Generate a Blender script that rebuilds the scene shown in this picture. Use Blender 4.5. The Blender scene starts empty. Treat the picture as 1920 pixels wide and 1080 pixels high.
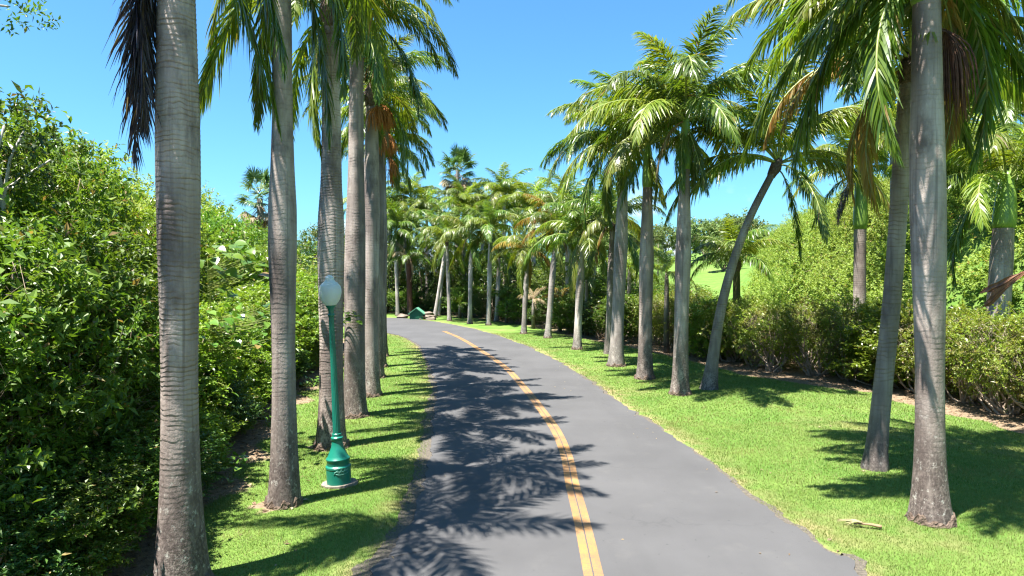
import bpy, math, random
import numpy as np
from mathutils import Vector

C = bpy.context.scene.collection
SC = bpy.context.scene
R = math.radians
PI = math.pi

# ------------------------------------------------------------------ camera, world, sun, exposure
F_PX, HOR, CAM_H = 1250.0, 512.0, 3.6
PITCH = math.atan((540 - HOR) / F_PX)
cam_d = bpy.data.cameras.new("camera")
cam = bpy.data.objects.new("camera", cam_d)
C.objects.link(cam)
cam_d.sensor_width = 36.0
cam_d.lens = 36.0 * F_PX / 1920.0
cam_d.clip_start = 0.1
cam_d.clip_end = 3000
cam.location = (0, 0, CAM_H)
cam.rotation_euler = (PI / 2 - PITCH, 0, 0)
SC.camera = cam

SUN_EL = R(70.5)
SUN_H = (-0.81, -0.585)                       # where the sun stands, seen from above
sun_az = math.atan2(SUN_H[0], SUN_H[1])
world = bpy.data.worlds.new("World")
SC.world = world
world.use_nodes = True
wt = world.node_tree
wt.nodes.clear()
w_out = wt.nodes.new("ShaderNodeOutputWorld")
w_bg = wt.nodes.new("ShaderNodeBackground")
w_sky = wt.nodes.new("ShaderNodeTexSky")
w_sky.sky_type = 'NISHITA'
w_sky.sun_disc = False
w_sky.sun_elevation = SUN_EL
w_sky.sun_rotation = sun_az
w_sky.altitude = 0
w_sky.air_density = 1.0
w_sky.dust_density = 1.1
w_sky.ozone_density = 1.6
w_bg.inputs[1].default_value = 0.055
w_hsv = wt.nodes.new("ShaderNodeHueSaturation")
w_hsv.inputs["Saturation"].default_value = 1.0
w_tint = wt.nodes.new("ShaderNodeMixRGB")       # clear, dry tropical air: a purer blue than the model's default
w_tint.blend_type = 'MULTIPLY'
w_tint.inputs[0].default_value = 1.0
w_tint.inputs[2].default_value = (0.47, 0.90, 1.2, 1)
wt.links.new(w_sky.outputs[0], w_tint.inputs[1])
wt.links.new(w_tint.outputs[0], w_hsv.inputs["Color"])
# a few small puffs of cloud low over the far trees
w_tc = wt.nodes.new("ShaderNodeTexCoord")
w_map = wt.nodes.new("ShaderNodeMapping")
w_map.inputs["Scale"].default_value = (7.0, 7.0, 15.0)
w_noise = wt.nodes.new("ShaderNodeTexNoise")
w_noise.inputs["Scale"].default_value = 1.0
w_noise.inputs["Detail"].default_value = 5
w_ramp = wt.nodes.new("ShaderNodeValToRGB")
w_ramp.color_ramp.elements[0].position = 0.56
w_ramp.color_ramp.elements[1].position = 0.70
w_sep = wt.nodes.new("ShaderNodeSeparateXYZ")
w_band = wt.nodes.new("ShaderNodeMapRange")
w_band.inputs[1].default_value = 0.135
w_band.inputs[2].default_value = 0.07
w_mul = wt.nodes.new("ShaderNodeMath")
w_mul.operation = 'MULTIPLY'
w_mix = wt.nodes.new("ShaderNodeMixRGB")
w_mix.inputs[2].default_value = (7.5, 8.0, 8.6, 1)
wt.links.new(w_tc.outputs["Generated"], w_map.inputs[0])
wt.links.new(w_map.outputs[0], w_noise.inputs["Vector"])
wt.links.new(w_noise.outputs[0], w_ramp.inputs[0])
wt.links.new(w_tc.outputs["Generated"], w_sep.inputs[0])
wt.links.new(w_sep.outputs[2], w_band.inputs[0])
wt.links.new(w_ramp.outputs[0], w_mul.inputs[0])
wt.links.new(w_band.outputs[0], w_mul.inputs[1])
wt.links.new(w_mul.outputs[0], w_mix.inputs[0])
wt.links.new(w_hsv.outputs[0], w_mix.inputs[1])
wt.links.new(w_mix.outputs[0], w_bg.inputs[0])
wt.links.new(w_bg.outputs[0], w_out.inputs[0])

sun_d = bpy.data.lights.new("sun", 'SUN')
sun_d.energy = 5.0
sun_d.angle = R(0.53)
sun_d.color = (1.0, 0.955, 0.88)
sun = bpy.data.objects.new("sun", sun_d)
C.objects.link(sun)
ce = math.cos(SUN_EL)
hl = math.hypot(*SUN_H)
sdir = Vector((SUN_H[0] / hl * ce, SUN_H[1] / hl * ce, math.sin(SUN_EL)))
sun.rotation_euler = sdir.to_track_quat('Z', 'Y').to_euler()
sun.location = sdir * 60

SC.view_settings.view_transform = 'Standard'
SC.view_settings.look = 'None'
SC.view_settings.gamma = 1
SC.view_settings.exposure = 2.12
SC.render.engine = 'CYCLES'
SC.cycles.use_denoising = True
SC.cycles.filter_width = 1.25
SC.cycles.max_bounces = 6
SC.cycles.diffuse_bounces = 4
SC.cycles.glossy_bounces = 2
SC.cycles.transmission_bounces = 4
SC.cycles.caustics_reflective = False
SC.cycles.caustics_refractive = False
SC.cycles.sample_clamp_indirect = 4


# ------------------------------------------------------------------ helpers
def ray(x, y):
    xn, yn = (x - 960) / F_PX, -(y - 540) / F_PX
    return np.array([xn, math.cos(PITCH) + yn * math.sin(PITCH), -math.sin(PITCH) + yn * math.cos(PITCH)])


def gp(x, y, z=0.0):                          # where the sight line through a point of the photo meets height z
    d = ray(x, y)
    t = (z - CAM_H) / d[2]
    return np.array([0, 0, CAM_H]) + d * t


def at(x, y, Y):                              # the same sight line at distance Y
    d = ray(x, y)
    return np.array([0, 0, CAM_H]) + d * (Y / d[1])


def tag(o, label=None, cat=None, group=None, kind=None):
    if label: o["label"] = label
    if cat: o["category"] = cat
    if group: o["group"] = group
    if kind: o["kind"] = kind
    return o


def new_mesh(name, V, quads=None, tris=None, mats=(), qmat=None, tmat=None, smooth=True):
    V = np.asarray(V, np.float32).reshape(-1, 3)
    q = np.zeros((0, 4), np.int32) if quads is None or len(quads) == 0 else np.asarray(quads, np.int32).reshape(-1, 4)
    t = np.zeros((0, 3), np.int32) if tris is None or len(tris) == 0 else np.asarray(tris, np.int32).reshape(-1, 3)
    me = bpy.data.meshes.new(name)
    me.vertices.add(len(V))
    me.vertices.foreach_set("co", V.ravel())
    nl = len(q) * 4 + len(t) * 3
    me.loops.add(nl)
    me.loops.foreach_set("vertex_index", np.concatenate([q.ravel(), t.ravel()]))
    me.polygons.add(len(q) + len(t))
    st = np.concatenate([np.arange(len(q)) * 4, len(q) * 4 + np.arange(len(t)) * 3]).astype(np.int32)
    me.polygons.foreach_set("loop_start", st)
    for m in mats: me.materials.append(m)
    if qmat is not None or tmat is not None:
        a = np.zeros(len(q), np.int32) if qmat is None else np.broadcast_to(np.asarray(qmat, np.int32), (len(q),))
        b = np.zeros(len(t), np.int32) if tmat is None else np.broadcast_to(np.asarray(tmat, np.int32), (len(t),))
        me.polygons.foreach_set("material_index", np.concatenate([a, b]).astype(np.int32))
    me.polygons.foreach_set("use_smooth", np.full(len(q) + len(t), smooth, bool))
    me.update(calc_edges=True)
    return me


def obj(name, me, parent=None, loc=(0, 0, 0), rz=0.0, sc=1.0):
    o = bpy.data.objects.new(name, me)
    C.objects.link(o)
    if parent: o.parent = parent
    o.location = loc
    o.rotation_euler = (0, 0, rz)
    o.scale = (sc, sc, sc) if not hasattr(sc, "__len__") else sc
    return o


def empty(name, loc, label, cat, group=None):
    o = bpy.data.objects.new(name, None)
    C.objects.link(o)
    o.location = loc
    o.empty_display_size = 0.2
    return tag(o, label, cat, group)


class MB:                                     # collects pieces of one mesh
    def __init__(s):
        s.V, s.Q, s.T, s.qm, s.tm, s.n = [], [], [], [], [], 0

    def add(s, V, Q=None, T=None, m=0):
        V = np.asarray(V, float).reshape(-1, 3)
        if Q is not None and len(Q):
            Q = np.asarray(Q, int).reshape(-1, 4); s.Q.append(Q + s.n); s.qm.append(np.full(len(Q), m))
        if T is not None and len(T):
            T = np.asarray(T, int).reshape(-1, 3); s.T.append(T + s.n); s.tm.append(np.full(len(T), m))
        s.V.append(V); s.n += len(V)

    def mesh(s, name, mats, smooth=True):
        cat = lambda l, w: np.concatenate(l) if l else np.zeros((0, w), int)
        return new_mesh(name, np.concatenate(s.V), cat(s.Q, 4), cat(s.T, 3), mats,
                        np.concatenate(s.qm) if s.qm else None, np.concatenate(s.tm) if s.tm else None, smooth)


def unit(v):
    return v / np.maximum(np.linalg.norm(v, axis=-1, keepdims=True), 1e-9)


def tube(P, rad, seg=8, closed=True):
    P = np.asarray(P, float); n = len(P)
    rad = np.broadcast_to(np.asarray(rad, float), (n,))
    T = unit(np.gradient(P, axis=0))
    ref = np.where(np.abs(T[:, 2:3]) > 0.9, [[1.0, 0, 0]], [[0, 0, 1.0]])
    ref = np.broadcast_to(ref[n // 2], (n, 3))
    A = unit(np.cross(ref, T)); B = np.cross(T, A)
    a = np.arange(seg) / seg * 2 * PI
    V = P[:, None] + rad[:, None, None] * (A[:, None] * np.cos(a)[None, :, None] + B[:, None] * np.sin(a)[None, :, None])
    i, j = np.meshgrid(np.arange(n - 1), np.arange(seg), indexing='ij')
    Q = np.stack([i * seg + j, i * seg + (j + 1) % seg, (i + 1) * seg + (j + 1) % seg, (i + 1) * seg + j], -1).reshape(-1, 4)
    V = V.reshape(-1, 3); Tt = []
    if closed:
        V = np.concatenate([V, P[:1], P[-1:]])
        k = n * seg
        for j in range(seg):
            Tt.append((k, (j + 1) % seg, j)); Tt.append((k + 1, (n - 1) * seg + j, (n - 1) * seg + (j + 1) % seg))
    return V, Q, Tt


def lathe(prof, seg=40, flute=None):
    prof = np.asarray(prof, float); n = len(prof)
    a = np.arange(seg) / seg * 2 * PI
    r = prof[:, 0:1] * np.ones((1, seg))
    if flute is not None:
        r = r * (1 - flute[:, None] * (0.5 + 0.5 * np.cos(a * (seg // 4)))[None, :])
    V = np.stack([r * np.cos(a), r * np.sin(a), prof[:, 1:2] * np.ones((1, seg))], -1).reshape(-1, 3)
    i, j = np.meshgrid(np.arange(n - 1), np.arange(seg), indexing='ij')
    Q = np.stack([i * seg + j, i * seg + (j + 1) % seg, (i + 1) * seg + (j + 1) % seg, (i + 1) * seg + j], -1).reshape(-1, 4)
    return V, Q


def crspline(P, n):
    P = np.asarray(P, float)
    P = np.concatenate([2 * P[:1] - P[1:2], P, 2 * P[-1:] - P[-2:-1]])
    out = []
    k = len(P) - 3
    for i in range(k):
        p0, p1, p2, p3 = P[i:i + 4]
        t = np.linspace(0, 1, 24, endpoint=(i == k - 1))[:, None]
        out.append(0.5 * (2 * p1 + (p2 - p0) * t + (2 * p0 - 5 * p1 + 4 * p2 - p3) * t ** 2 + (3 * p1 - p0 - 3 * p2 + p3) * t ** 3))
    D = np.concatenate(out)
    s = np.concatenate([[0], np.cumsum(np.linalg.norm(np.diff(D, axis=0), axis=1))])
    u = np.linspace(0, s[-1], n)
    return np.stack([np.interp(u, s, D[:, i]) for i in range(D.shape[1])], 1)


def smooth01(x):
    x = np.clip(x, 0, 1)
    return x * x * (3 - 2 * x)


def poly_dist(X, Y, P):                       # distance to a polyline, positive on its right-hand side
    best = np.full(np.shape(X), 1e9); sgn = np.ones(np.shape(X))
    for (ax, ay), (bx, by) in zip(P[:-1], P[1:]):
        dx, dy = bx - ax, by - ay
        t = np.clip(((X - ax) * dx + (Y - ay) * dy) / (dx * dx + dy * dy), 0, 1)
        d = np.hypot(X - ax - t * dx, Y - ay - t * dy)
        c = dx * (Y - ay) - dy * (X - ax)
        m = d < best
        best = np.where(m, d, best); sgn = np.where(m, np.where(c > 0, -1, 1), sgn)
    return best * sgn


# ------------------------------------------------------------------ materials
class NT:
    def __init__(s, name):
        s.m = bpy.data.materials.new(name); s.m.use_nodes = True
        s.t = s.m.node_tree; s.t.nodes.clear()
        s.out = s.t.nodes.new("ShaderNodeOutputMaterial")

    def n(s, typ, ins=None, **kw):
        nd = s.t.nodes.new("ShaderNode" + typ)
        for k, v in kw.items(): setattr(nd, k, v)
        for k, v in (ins or {}).items(): s.set(nd.inputs[k], v)
        return nd

    def set(s, inp, v):
        if isinstance(v, bpy.types.NodeSocket): s.t.links.new(v, inp)
        elif isinstance(v, bpy.types.Node): s.t.links.new(v.outputs[0], inp)
        elif hasattr(v, "__len__") and len(v) == 3 and inp.type == 'RGBA': inp.default_value = (*v, 1)
        else: inp.default_value = v

    def noise(s, vec, scale, detail=3, rough=0.55):
        return s.n("TexNoise", {"Vector": vec, "Scale": scale, "Detail": detail, "Roughness": rough}).outputs[0]

    def ramp(s, fac, stops):
        r = s.n("ValToRGB", {0: fac})
        el = r.color_ramp.elements
        while len(el) < len(stops): el.new(0.5)
        for e, (p, c) in zip(el, stops):
            e.position = p; e.color = (*c, 1) if hasattr(c, "__len__") else (c, c, c, 1)
        return r.outputs[0]

    def mix(s, f, a, b, mode='MIX'):
        return s.n("MixRGB", {0: f, 1: a, 2: b}, blend_type=mode).outputs[0]

    def math(s, op, a, b=0.0, c=0.0):
        return s.n("Math", {0: a, 1: b, 2: c}, operation=op).outputs[0]

    def mrange(s, v, a, b, c=0.0, d=1.0):
        return s.n("MapRange", {0: v, 1: a, 2: b, 3: c, 4: d}).outputs[0]

    def co(s, which="Object"):
        return s.n("TexCoord").outputs[which]

    def scale(s, vec, sc):
        return s.n("Mapping", {0: vec, 3: sc}).outputs[0]

    def bump(s, h, strength=0.3, dist=0.02):
        return s.n("Bump", {"Height": h, "Strength": strength, "Distance": dist}).outputs[0]

    def pbsdf(s, col, rough=0.8, spec=0.3, normal=None, **kw):
        b = s.n("BsdfPrincipled", {"Base Color": col, "Roughness": rough, "Specular IOR Level": spec})
        if normal is not None: s.set(b.inputs["Normal"], normal)
        for k, v in kw.items(): s.set(b.inputs[k.replace("_", " ")], v)
        return b

    def done(s, sh):
        s.t.links.new(sh.outputs[0] if isinstance(sh, bpy.types.Node) else sh, s.out.inputs[0]); return s.m


def leaf_mat(name, cols, trans=0.35, rough=0.42, spec=0.45, vary=0.25, patch=None, tcol=1.25, nscale=0.8, brown=True):
    t = NT(name)
    geo = t.n("NewGeometry")
    rnd = geo.outputs["Random Per Island"]
    k = len(cols)
    st_ = [(.93 * i / max(1, k - 1), c) for i, c in enumerate(cols)]
    col = t.ramp(rnd, st_ + ([(.955, cols[-1]), (.97, (.24, .17, .06))] if brown else []))
    if patch is not None:
        nz = t.noise(t.co("Object"), nscale, 2)
        col = t.mix(t.mrange(nz, 0.50, 0.68), col, patch)
    oi = t.n("ObjectInfo").outputs["Random"]
    br = t.mrange(oi, 0, 1, 1 - vary, 1 + vary)
    hs = t.n("HueSaturation", {"Hue": t.mrange(oi, 0, 1, 0.485, 0.512), "Saturation": 1.0, "Value": br, "Color": col}).outputs[0]
    p = t.pbsdf(hs, rough, spec)
    tc = t.mix(1.0, hs, (tcol, tcol * 1.0, tcol * 0.45), 'MULTIPLY')
    tr = t.n("BsdfTranslucent", {0: tc})
    return t.done(t.n("MixShader", {0: trans, 1: p, 2: tr}))


M = {}
M["royal_leaf"] = leaf_mat("royal_leaf", [(.06, .12, .014), (.09, .16, .017), (.14, .205, .024), (.075, .14, .018)], .46, .36, .6)
M["bright_leaf"] = leaf_mat("bright_leaf", [(.11, .18, .015), (.16, .225, .019), (.22, .26, .027)], .5, .38, .55)
M["coco_leaf"] = leaf_mat("coco_leaf", [(.10, .165, .017), (.16, .215, .025), (.25, .27, .05)], .48, .38, .6)
M["yellow_leaf"] = leaf_mat("yellow_leaf", [(.22, .17, .025), (.3, .19, .03), (.18, .17, .03), (.28, .13, .025)], .4, .5, .35)
M["dead_leaf"] = leaf_mat("dead_leaf", [(.045, .036, .048), (.075, .058, .06), (.03, .025, .042)], .12, .5, .5)
M["straw_leaf"] = leaf_mat("straw_leaf", [(.23, .18, .10), (.33, .27, .17), (.17, .12, .07)], .25, .7, .2)
M["fan_leaf"] = leaf_mat("fan_leaf", [(.05, .11, .025), (.075, .14, .035), (.10, .155, .05)], .25, .42, .5)
M["thicket_leaf"] = leaf_mat("thicket_leaf", [(.055, .13, .015), (.085, .175, .02), (.135, .23, .028), (.09, .185, .02)], .42, .44, .45,
                             .28, (.12, .19, .022), nscale=.9)
M["dark_leaf"] = leaf_mat("dark_leaf", [(.03, .07, .012), (.045, .095, .015), (.06, .12, .018)], .3, .35, .5, .25, (.05, .10, .02))
M["hedge_leaf"] = leaf_mat("hedge_leaf", [(.10, .15, .017), (.155, .215, .022), (.22, .27, .03), (.14, .185, .02)], .40, .4, .45,
                           .2, (.17, .145, .05), nscale=1.5)
M["scrub_leaf"] = leaf_mat("scrub_leaf", [(.155, .23, .042), (.21, .285, .058), (.27, .335, .078)], .38, .6, .2, .15, (.12, .195, .035), nscale=.22)
M["sunny_leaf"] = leaf_mat("sunny_leaf", [(.10, .18, .015), (.15, .235, .02), (.21, .29, .028), (.13, .205, .018)], .42, .36, .5, .22, (.15, .23, .03), nscale=.8)  # yellower thicket green; brightness of the sunlit stretch is put into the colour
M["grove_leaf"] = leaf_mat("grove_leaf", [(.07, .12, .016), (.10, .16, .02), (.14, .20, .03)], .36, .45, .4, .3, (.10, .15, .03))
M["far_leaf"] = leaf_mat("far_leaf", [(.095, .145, .042), (.125, .18, .055), (.155, .21, .07)], .25, .6, .2, .25)
M["big_leaf"] = leaf_mat("big_leaf", [(.06, .14, .018), (.10, .20, .025), (.14, .23, .03)], .32, .28, .6, .15)
M["litter"] = leaf_mat("litter", [(.20, .13, .07), (.30, .22, .13), (.12, .075, .045), (.38, .30, .2)], .1, .7, .2, .1)


def bark_mat(name, base, light, dark, ring=0.06, ring_amt=.45, low=2.2, spots=.6):
    t = NT(name)
    oc = t.co("Object")
    off = t.math('MULTIPLY', t.n("ObjectInfo").outputs["Random"], 37.0)
    vec = t.n("VectorMath", {0: oc, 1: t.n("CombineXYZ", {2: off}).outputs[0]}, operation='ADD').outputs[0]
    z = t.n("SeparateXYZ", {0: oc}).outputs[2]
    wob = t.noise(t.scale(vec, (2.2, 2.2, 1.4)), 1.0, 3)
    zz = t.math('ADD', z, t.math('MULTIPLY', wob, 0.22))
    fr = t.math('FRACT', t.math('DIVIDE', zz, ring))
    line = t.mrange(fr, 0.0, 0.35, 1.0, 0.0)
    brk = t.mrange(t.noise(t.scale(vec, (3, 3, 9)), 1.0, 3), .38, .62)
    rings = t.math('MULTIPLY', t.math('MULTIPLY', line, brk), t.mrange(z, .7, 2.3, .12, 1.0))
    streak = t.noise(t.scale(vec, (9, 9, .55)), 1.0, 4, .6)
    col = t.mix(t.mrange(streak, .35, .7), base, light)
    blot = t.noise(t.scale(vec, (2.5, 2.5, 1.1)), 1.0, 5, .65)
    col = t.mix(t.math('MULTIPLY', t.mrange(blot, .5, .66), .8), col, dark)
    col = t.mix(t.math('MULTIPLY', rings, ring_amt), col, dark)
    band = t.noise(t.scale(vec, (.9, .9, .42)), 1.0, 3, .6)
    col = t.mix(t.math('MULTIPLY', t.mrange(band, .42, .58), .68), col, tuple(c * .95 for c in dark))
    drip = t.noise(t.scale(vec, (16, 16, .32)), 1.0, 3, .6)
    col = t.mix(t.math('MULTIPLY', t.mrange(drip, .56, .70), .5), col, tuple(c * .8 for c in dark))
    own = t.mrange(t.n("ObjectInfo").outputs["Random"], 0, 1, .72, 1.08)
    col = t.n("HueSaturation", {"Hue": .5, "Saturation": 1.0, "Value": own, "Color": col}).outputs[0]
    fine = t.noise(t.scale(vec, (34, 34, 22)), 1.0, 3, .7)
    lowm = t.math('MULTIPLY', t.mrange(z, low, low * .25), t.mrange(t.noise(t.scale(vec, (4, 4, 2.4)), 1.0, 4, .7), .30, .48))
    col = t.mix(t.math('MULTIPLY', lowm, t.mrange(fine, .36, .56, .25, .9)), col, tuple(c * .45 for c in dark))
    lich = t.math('MULTIPLY', t.mrange(t.noise(t.scale(vec, (13, 13, 10)), 1.0, 4, .7), .58, .68), t.mrange(z, low * 1.5, .3, .0, spots))
    col = t.mix(lich, col, (.50, .48, .43))
    h = t.math('ADD', t.math('MULTIPLY', rings, -1.5 * ring_amt), t.math('MULTIPLY', fine, .55))
    return t.done(t.pbsdf(col, .82, .25, t.bump(h, .8, .016)))


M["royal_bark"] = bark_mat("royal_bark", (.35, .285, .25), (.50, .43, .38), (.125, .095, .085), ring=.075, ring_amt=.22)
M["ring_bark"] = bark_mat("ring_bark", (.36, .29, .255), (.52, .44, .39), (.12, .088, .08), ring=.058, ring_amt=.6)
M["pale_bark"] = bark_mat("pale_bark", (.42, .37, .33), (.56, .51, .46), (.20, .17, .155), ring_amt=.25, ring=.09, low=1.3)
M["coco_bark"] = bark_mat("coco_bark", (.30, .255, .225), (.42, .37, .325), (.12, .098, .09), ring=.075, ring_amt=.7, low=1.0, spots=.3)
M["moss_bark"] = bark_mat("moss_bark", (.11, .12, .035), (.16, .16, .05), (.05, .05, .02), ring=.09, ring_amt=.4)
M["red_bark"] = bark_mat("red_bark", (.10, .04, .028), (.15, .06, .04), (.05, .025, .018), ring=.12, ring_amt=.7, low=.5)


def simple(name, c1, c2, sc=6, rough=.8, spec=.3, bump=.3, dist=.01, stretch=(1, 1, 1)):
    t = NT(name)
    v = t.scale(t.co("Object"), stretch)
    n = t.noise(v, sc, 5, .65)
    return t.done(t.pbsdf(t.mix(t.mrange(n, .32, .68), c1, c2), rough, spec, t.bump(t.noise(v, sc * 3, 4), bump, dist)))


M["collar"] = simple("root_collar", (.06, .042, .032), (.18, .135, .105), 14, .95, .1, .9, .03)
M["shaft"] = simple("crownshaft", (.10, .20, .035), (.20, .30, .05), 2.2, .38, .5, .1, .01, (3, 3, .6))
M["rachis"] = simple("rachis", (.16, .22, .05), (.26, .28, .08), 5, .45, .4, .1)
M["rachis_dead"] = simple("rachis_dead", (.16, .10, .06), (.26, .18, .10), 5, .8, .2, .2)
M["fruit"] = simple("fruit", (.30, .10, .02), (.42, .18, .04), 12, .7, .3, .2)
M["stalk"] = simple("stalk", (.07, .035, .025), (.14, .075, .05), 10, .85, .2, .4)
M["sheath"] = simple("dead_sheath", (.09, .034, .016), (.24, .10, .045), 5, .55, .4, .3, .01, (2, 2, .5))
M["twig"] = simple("twig", (.20, .15, .11), (.34, .28, .22), 8, .9, .15, .4)
M["pale_twig"] = simple("pale_twig", (.32, .29, .25), (.48, .45, .4), 8, .9, .15, .4)

# ------------------------------------------------------------------ terrain, road
LEFT_PX = [(699, 1080), (721, 1048), (755, 1007), (777.6, 957), (799.6, 897), (809, 844), (815, 781), (818, 740), (810, 697.5),
           (802, 677), (792, 656), (777, 643), (757, 632), (721, 623.5)]
RIGHT_PX = [(1615, 1080), (1560, 1045), (1480, 987), (1405, 940), (1345, 885), (1280, 832), (1190, 775), (1139.5, 740), (1090, 707),
            (1044, 678), (1002, 657), (961, 640), (919, 626), (877, 615), (836, 607), (794, 600.6), (752.5, 597), (719, 596)]
LINE_PX = [(1111, 1073), (1098.6, 1014), (1086, 960), (1073, 910), (1062, 856.5), (1042, 809), (1013.6, 768), (990, 737), (946, 689),
           (898, 656), (867, 637), (844, 626.6), (819, 619)]
g2 = lambda L: [tuple(gp(*p)[:2]) for p in L]
L_edge = np.array([(-2.9, -14), (-2.65, -4), (-2.2, 3.5)] + g2(LEFT_PX) + [(-10.6, 44.2), (-15, 47), (-22, 48.4), (-45, 49)])
R_edge = np.array([(3.2, -14), (3.5, -4), (3.95, 3.5)] + g2(RIGHT_PX) + [(-14, 54.4), (-22, 54.8), (-45, 55)])
M_line = np.array([(.25, -14), (.55, -4), (.85, 3.5)] + g2(LINE_PX) + [(-7.2, 44), (-11.5, 48.5), (-18, 51), (-45, 52)])
N_R = 420
Lc, Rc, Mc = crspline(L_edge, N_R), crspline(R_edge, N_R), crspline(M_line, N_R)

THICKET = [(-5.0, -4), (-5.2, 4), (-5.3, 8.2), (-5.6, 10.8), (-6.5, 15.6), (-7.0, 20), (-7.3, 24), (-9.0, 34), (-13, 41), (-20, 44), (-60, 46)]
HEDGE = [(14.5, -4), (13.2, 8), (12.2, 13), (11.7, 15.6), (11.2, 17.5), (10.9, 20), (9.7, 21.9), (8.5, 23.6), (6.3, 32), (3.9, 37), (2.0, 43.5), (-1, 49.5), (-6, 57.5), (-14, 60), (-60, 61)]


def terrain(X, Y):
    X = np.asarray(X, float); Y = np.asarray(Y, float)
    dr = -poly_dist(X, Y, HEDGE)              # metres beyond the hedge, on the right
    dl = poly_dist(X, Y, THICKET)
    dl = np.where(X < 0, -dl, -1.0)
    dr = np.where((poly_dist(X, Y, HEDGE) > 0), poly_dist(X, Y, HEDGE), 0)
    far = 0.062 * np.clip(Y - 66, 0, 150) * smooth01((X + 5) / 20)
    hill = 9.4 * smooth01((X - 6 - 0.2 * Y) / 14.5) * smooth01((dr - 2.5) / 11) * (.12 + .88 * smooth01((100 - Y) / 30))
    back = 2.0 * smooth01((dr - 10) / 30)
    left = 5.0 * smooth01((np.maximum(dl, 0) - 1.5) / 12) * smooth01((80 - Y) / 20)
    lump = .25 * np.sin(X * .31 + 1) * np.cos(Y * .27) * smooth01((np.maximum(dr, dl) - 4) / 8)
    return np.maximum(far, 0) * smooth01(dr / 10) + hill + left + lump + back * 0


def fine_axis(lo, hi, a, b, step, far):
    ax = list(np.arange(a, b, step))
    x, s = a, step
    pre = []
    while x > lo: s *= far; x -= s; pre.append(x)
    x, s = b, step
    post = []
    while x < hi: post.append(x); s *= far; x += s
    return np.array(pre[::-1] + ax + post)


gx = fine_axis(-900, 900, -9, 14.5, .22, 1.12)
gy = fine_axis(-40, 1500, -2, 40, .25, 1.12)
GX, GY = np.meshgrid(gx, gy, indexing='ij')
GZ = terrain(GX, GY)
nx, ny = GX.shape
i, j = np.meshgrid(np.arange(nx - 1), np.arange(ny - 1), indexing='ij')
GQ = np.stack([i * ny + j, (i + 1) * ny + j, (i + 1) * ny + j + 1, i * ny + j + 1], -1).reshape(-1, 4)


def hash_noise(X, Y, s):
    return (np.sin(X * 1.7 * s + 2.1 * np.sin(Y * 1.1 * s)) + np.sin(Y * 2.3 * s + 1.7 * np.sin(X * .9 * s + 2)) + np.sin((X + Y) * 3.1 * s)) / 3


FEET = [gp(*p_)[:2] for p_ in ((340, 1098), (533, 945), (621, 838), (664, 780), (694, 742), (705, 708), (711, 688), (716, 668), (1745, 976), (1640, 878), (1275, 739), (1209, 710), (1155, 686),
                                (1329, 729), (1140, 663), (1082, 655), (1027, 634), (982, 626))]


def feet_soil(X, Y):
    out = np.zeros(np.shape(X))
    for k_, (fx_, fy_) in enumerate(FEET):
        w_ = hash_noise(X, Y, 3.0)
        out = np.maximum(out, smooth01(((.46 if k_ < 8 else .34) + .16 * w_ - np.hypot(X - fx_ + (.12 if k_ < 8 else 0), (Y - fy_))) / .25))
    return out


def soil_amount(X, Y):
    dl = poly_dist(X, Y, THICKET)            # >0 : road side
    dh = -poly_dist(X, Y, HEDGE)
    w = hash_noise(X, Y, 1.3)
    sl = smooth01((1.25 + .45 * w - dl) / .7)
    sh = smooth01((.55 + .25 * w - dh) / .5)
    sh = np.where(Y > 40, sh * .6, sh) * (1 - smooth01((-dh - 3) / 2))
    far = smooth01((GYfar(X, Y)))
    return np.maximum(np.maximum(sl * (X < 0), sh * (X > -60)) * (1 - far), feet_soil(X, Y))


def GYfar(X, Y):
    return np.where((Y > 64) & (X > 5), 1.0, 0.0)


road_poly = np.concatenate([Lc, Rc[::-1]])


def road_edge_dist(X, Y):                     # positive outside the road
    dl = -poly_dist(X, Y, [tuple(p) for p in Lc[::4]])
    dr = poly_dist(X, Y, [tuple(p) for p in Rc[::4]])
    return np.maximum(dl, dr)


t = NT("lawn_ground")
oc = t.co("Object")
n1 = t.noise(oc, .7, 4); n2 = t.noise(oc, 9, 5, .7); n3 = t.noise(oc, 55, 3, .7)
grass = t.mix(t.mrange(n1, .35, .65), (.08, .15, .026), (.13, .185, .042))
grass = t.mix(t.math('MULTIPLY', t.mrange(n2, .35, .7), .6), grass, (.055, .125, .018))
dry = t.n("Attribute", attribute_name="dry").outputs["Fac"]
grass = t.mix(t.math('MULTIPLY', dry, t.mrange(t.noise(oc, 2.2, 4), .35, .6)), grass, (.21, .17, .085))
soilc = t.mix(t.mrange(n2, .35, .65), (.085, .058, .038), (.24, .175, .115))
soilc = t.mix(t.math('MULTIPLY', t.mrange(n3, .5, .66), .7), soilc, (.34, .26, .18))
soil = t.n("Attribute", attribute_name="soil").outputs["Fac"]
sm = t.mrange(t.math('ADD', soil, t.math('MULTIPLY', t.math('SUBTRACT', n2, .5), .9)), .35, .65)
ground_mat = t.done(t.pbsdf(t.mix(sm, grass, soilc), .95, .12, t.bump(t.math('ADD', n2, n3), .6, .03)))
gm = new_mesh("ground", np.stack([GX, GY, GZ], -1).reshape(-1, 3), GQ, mats=[ground_mat])
fx, fy = GX.ravel(), GY.ravel()
a = gm.attributes.new("soil", 'FLOAT', 'POINT'); a.data.foreach_set("value", soil_amount(fx, fy).astype(np.float32))
red = road_edge_dist(fx, fy)
a = gm.attributes.new("dry", 'FLOAT', 'POINT')
a.data.foreach_set("value", (np.clip(smooth01((.75 - red) / .7), 0, 1) + .45 * smooth01((hash_noise(fx, fy, .45) - .45) / .4)).astype(np.float32))
tag(obj("ground", gm), kind="structure")

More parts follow.
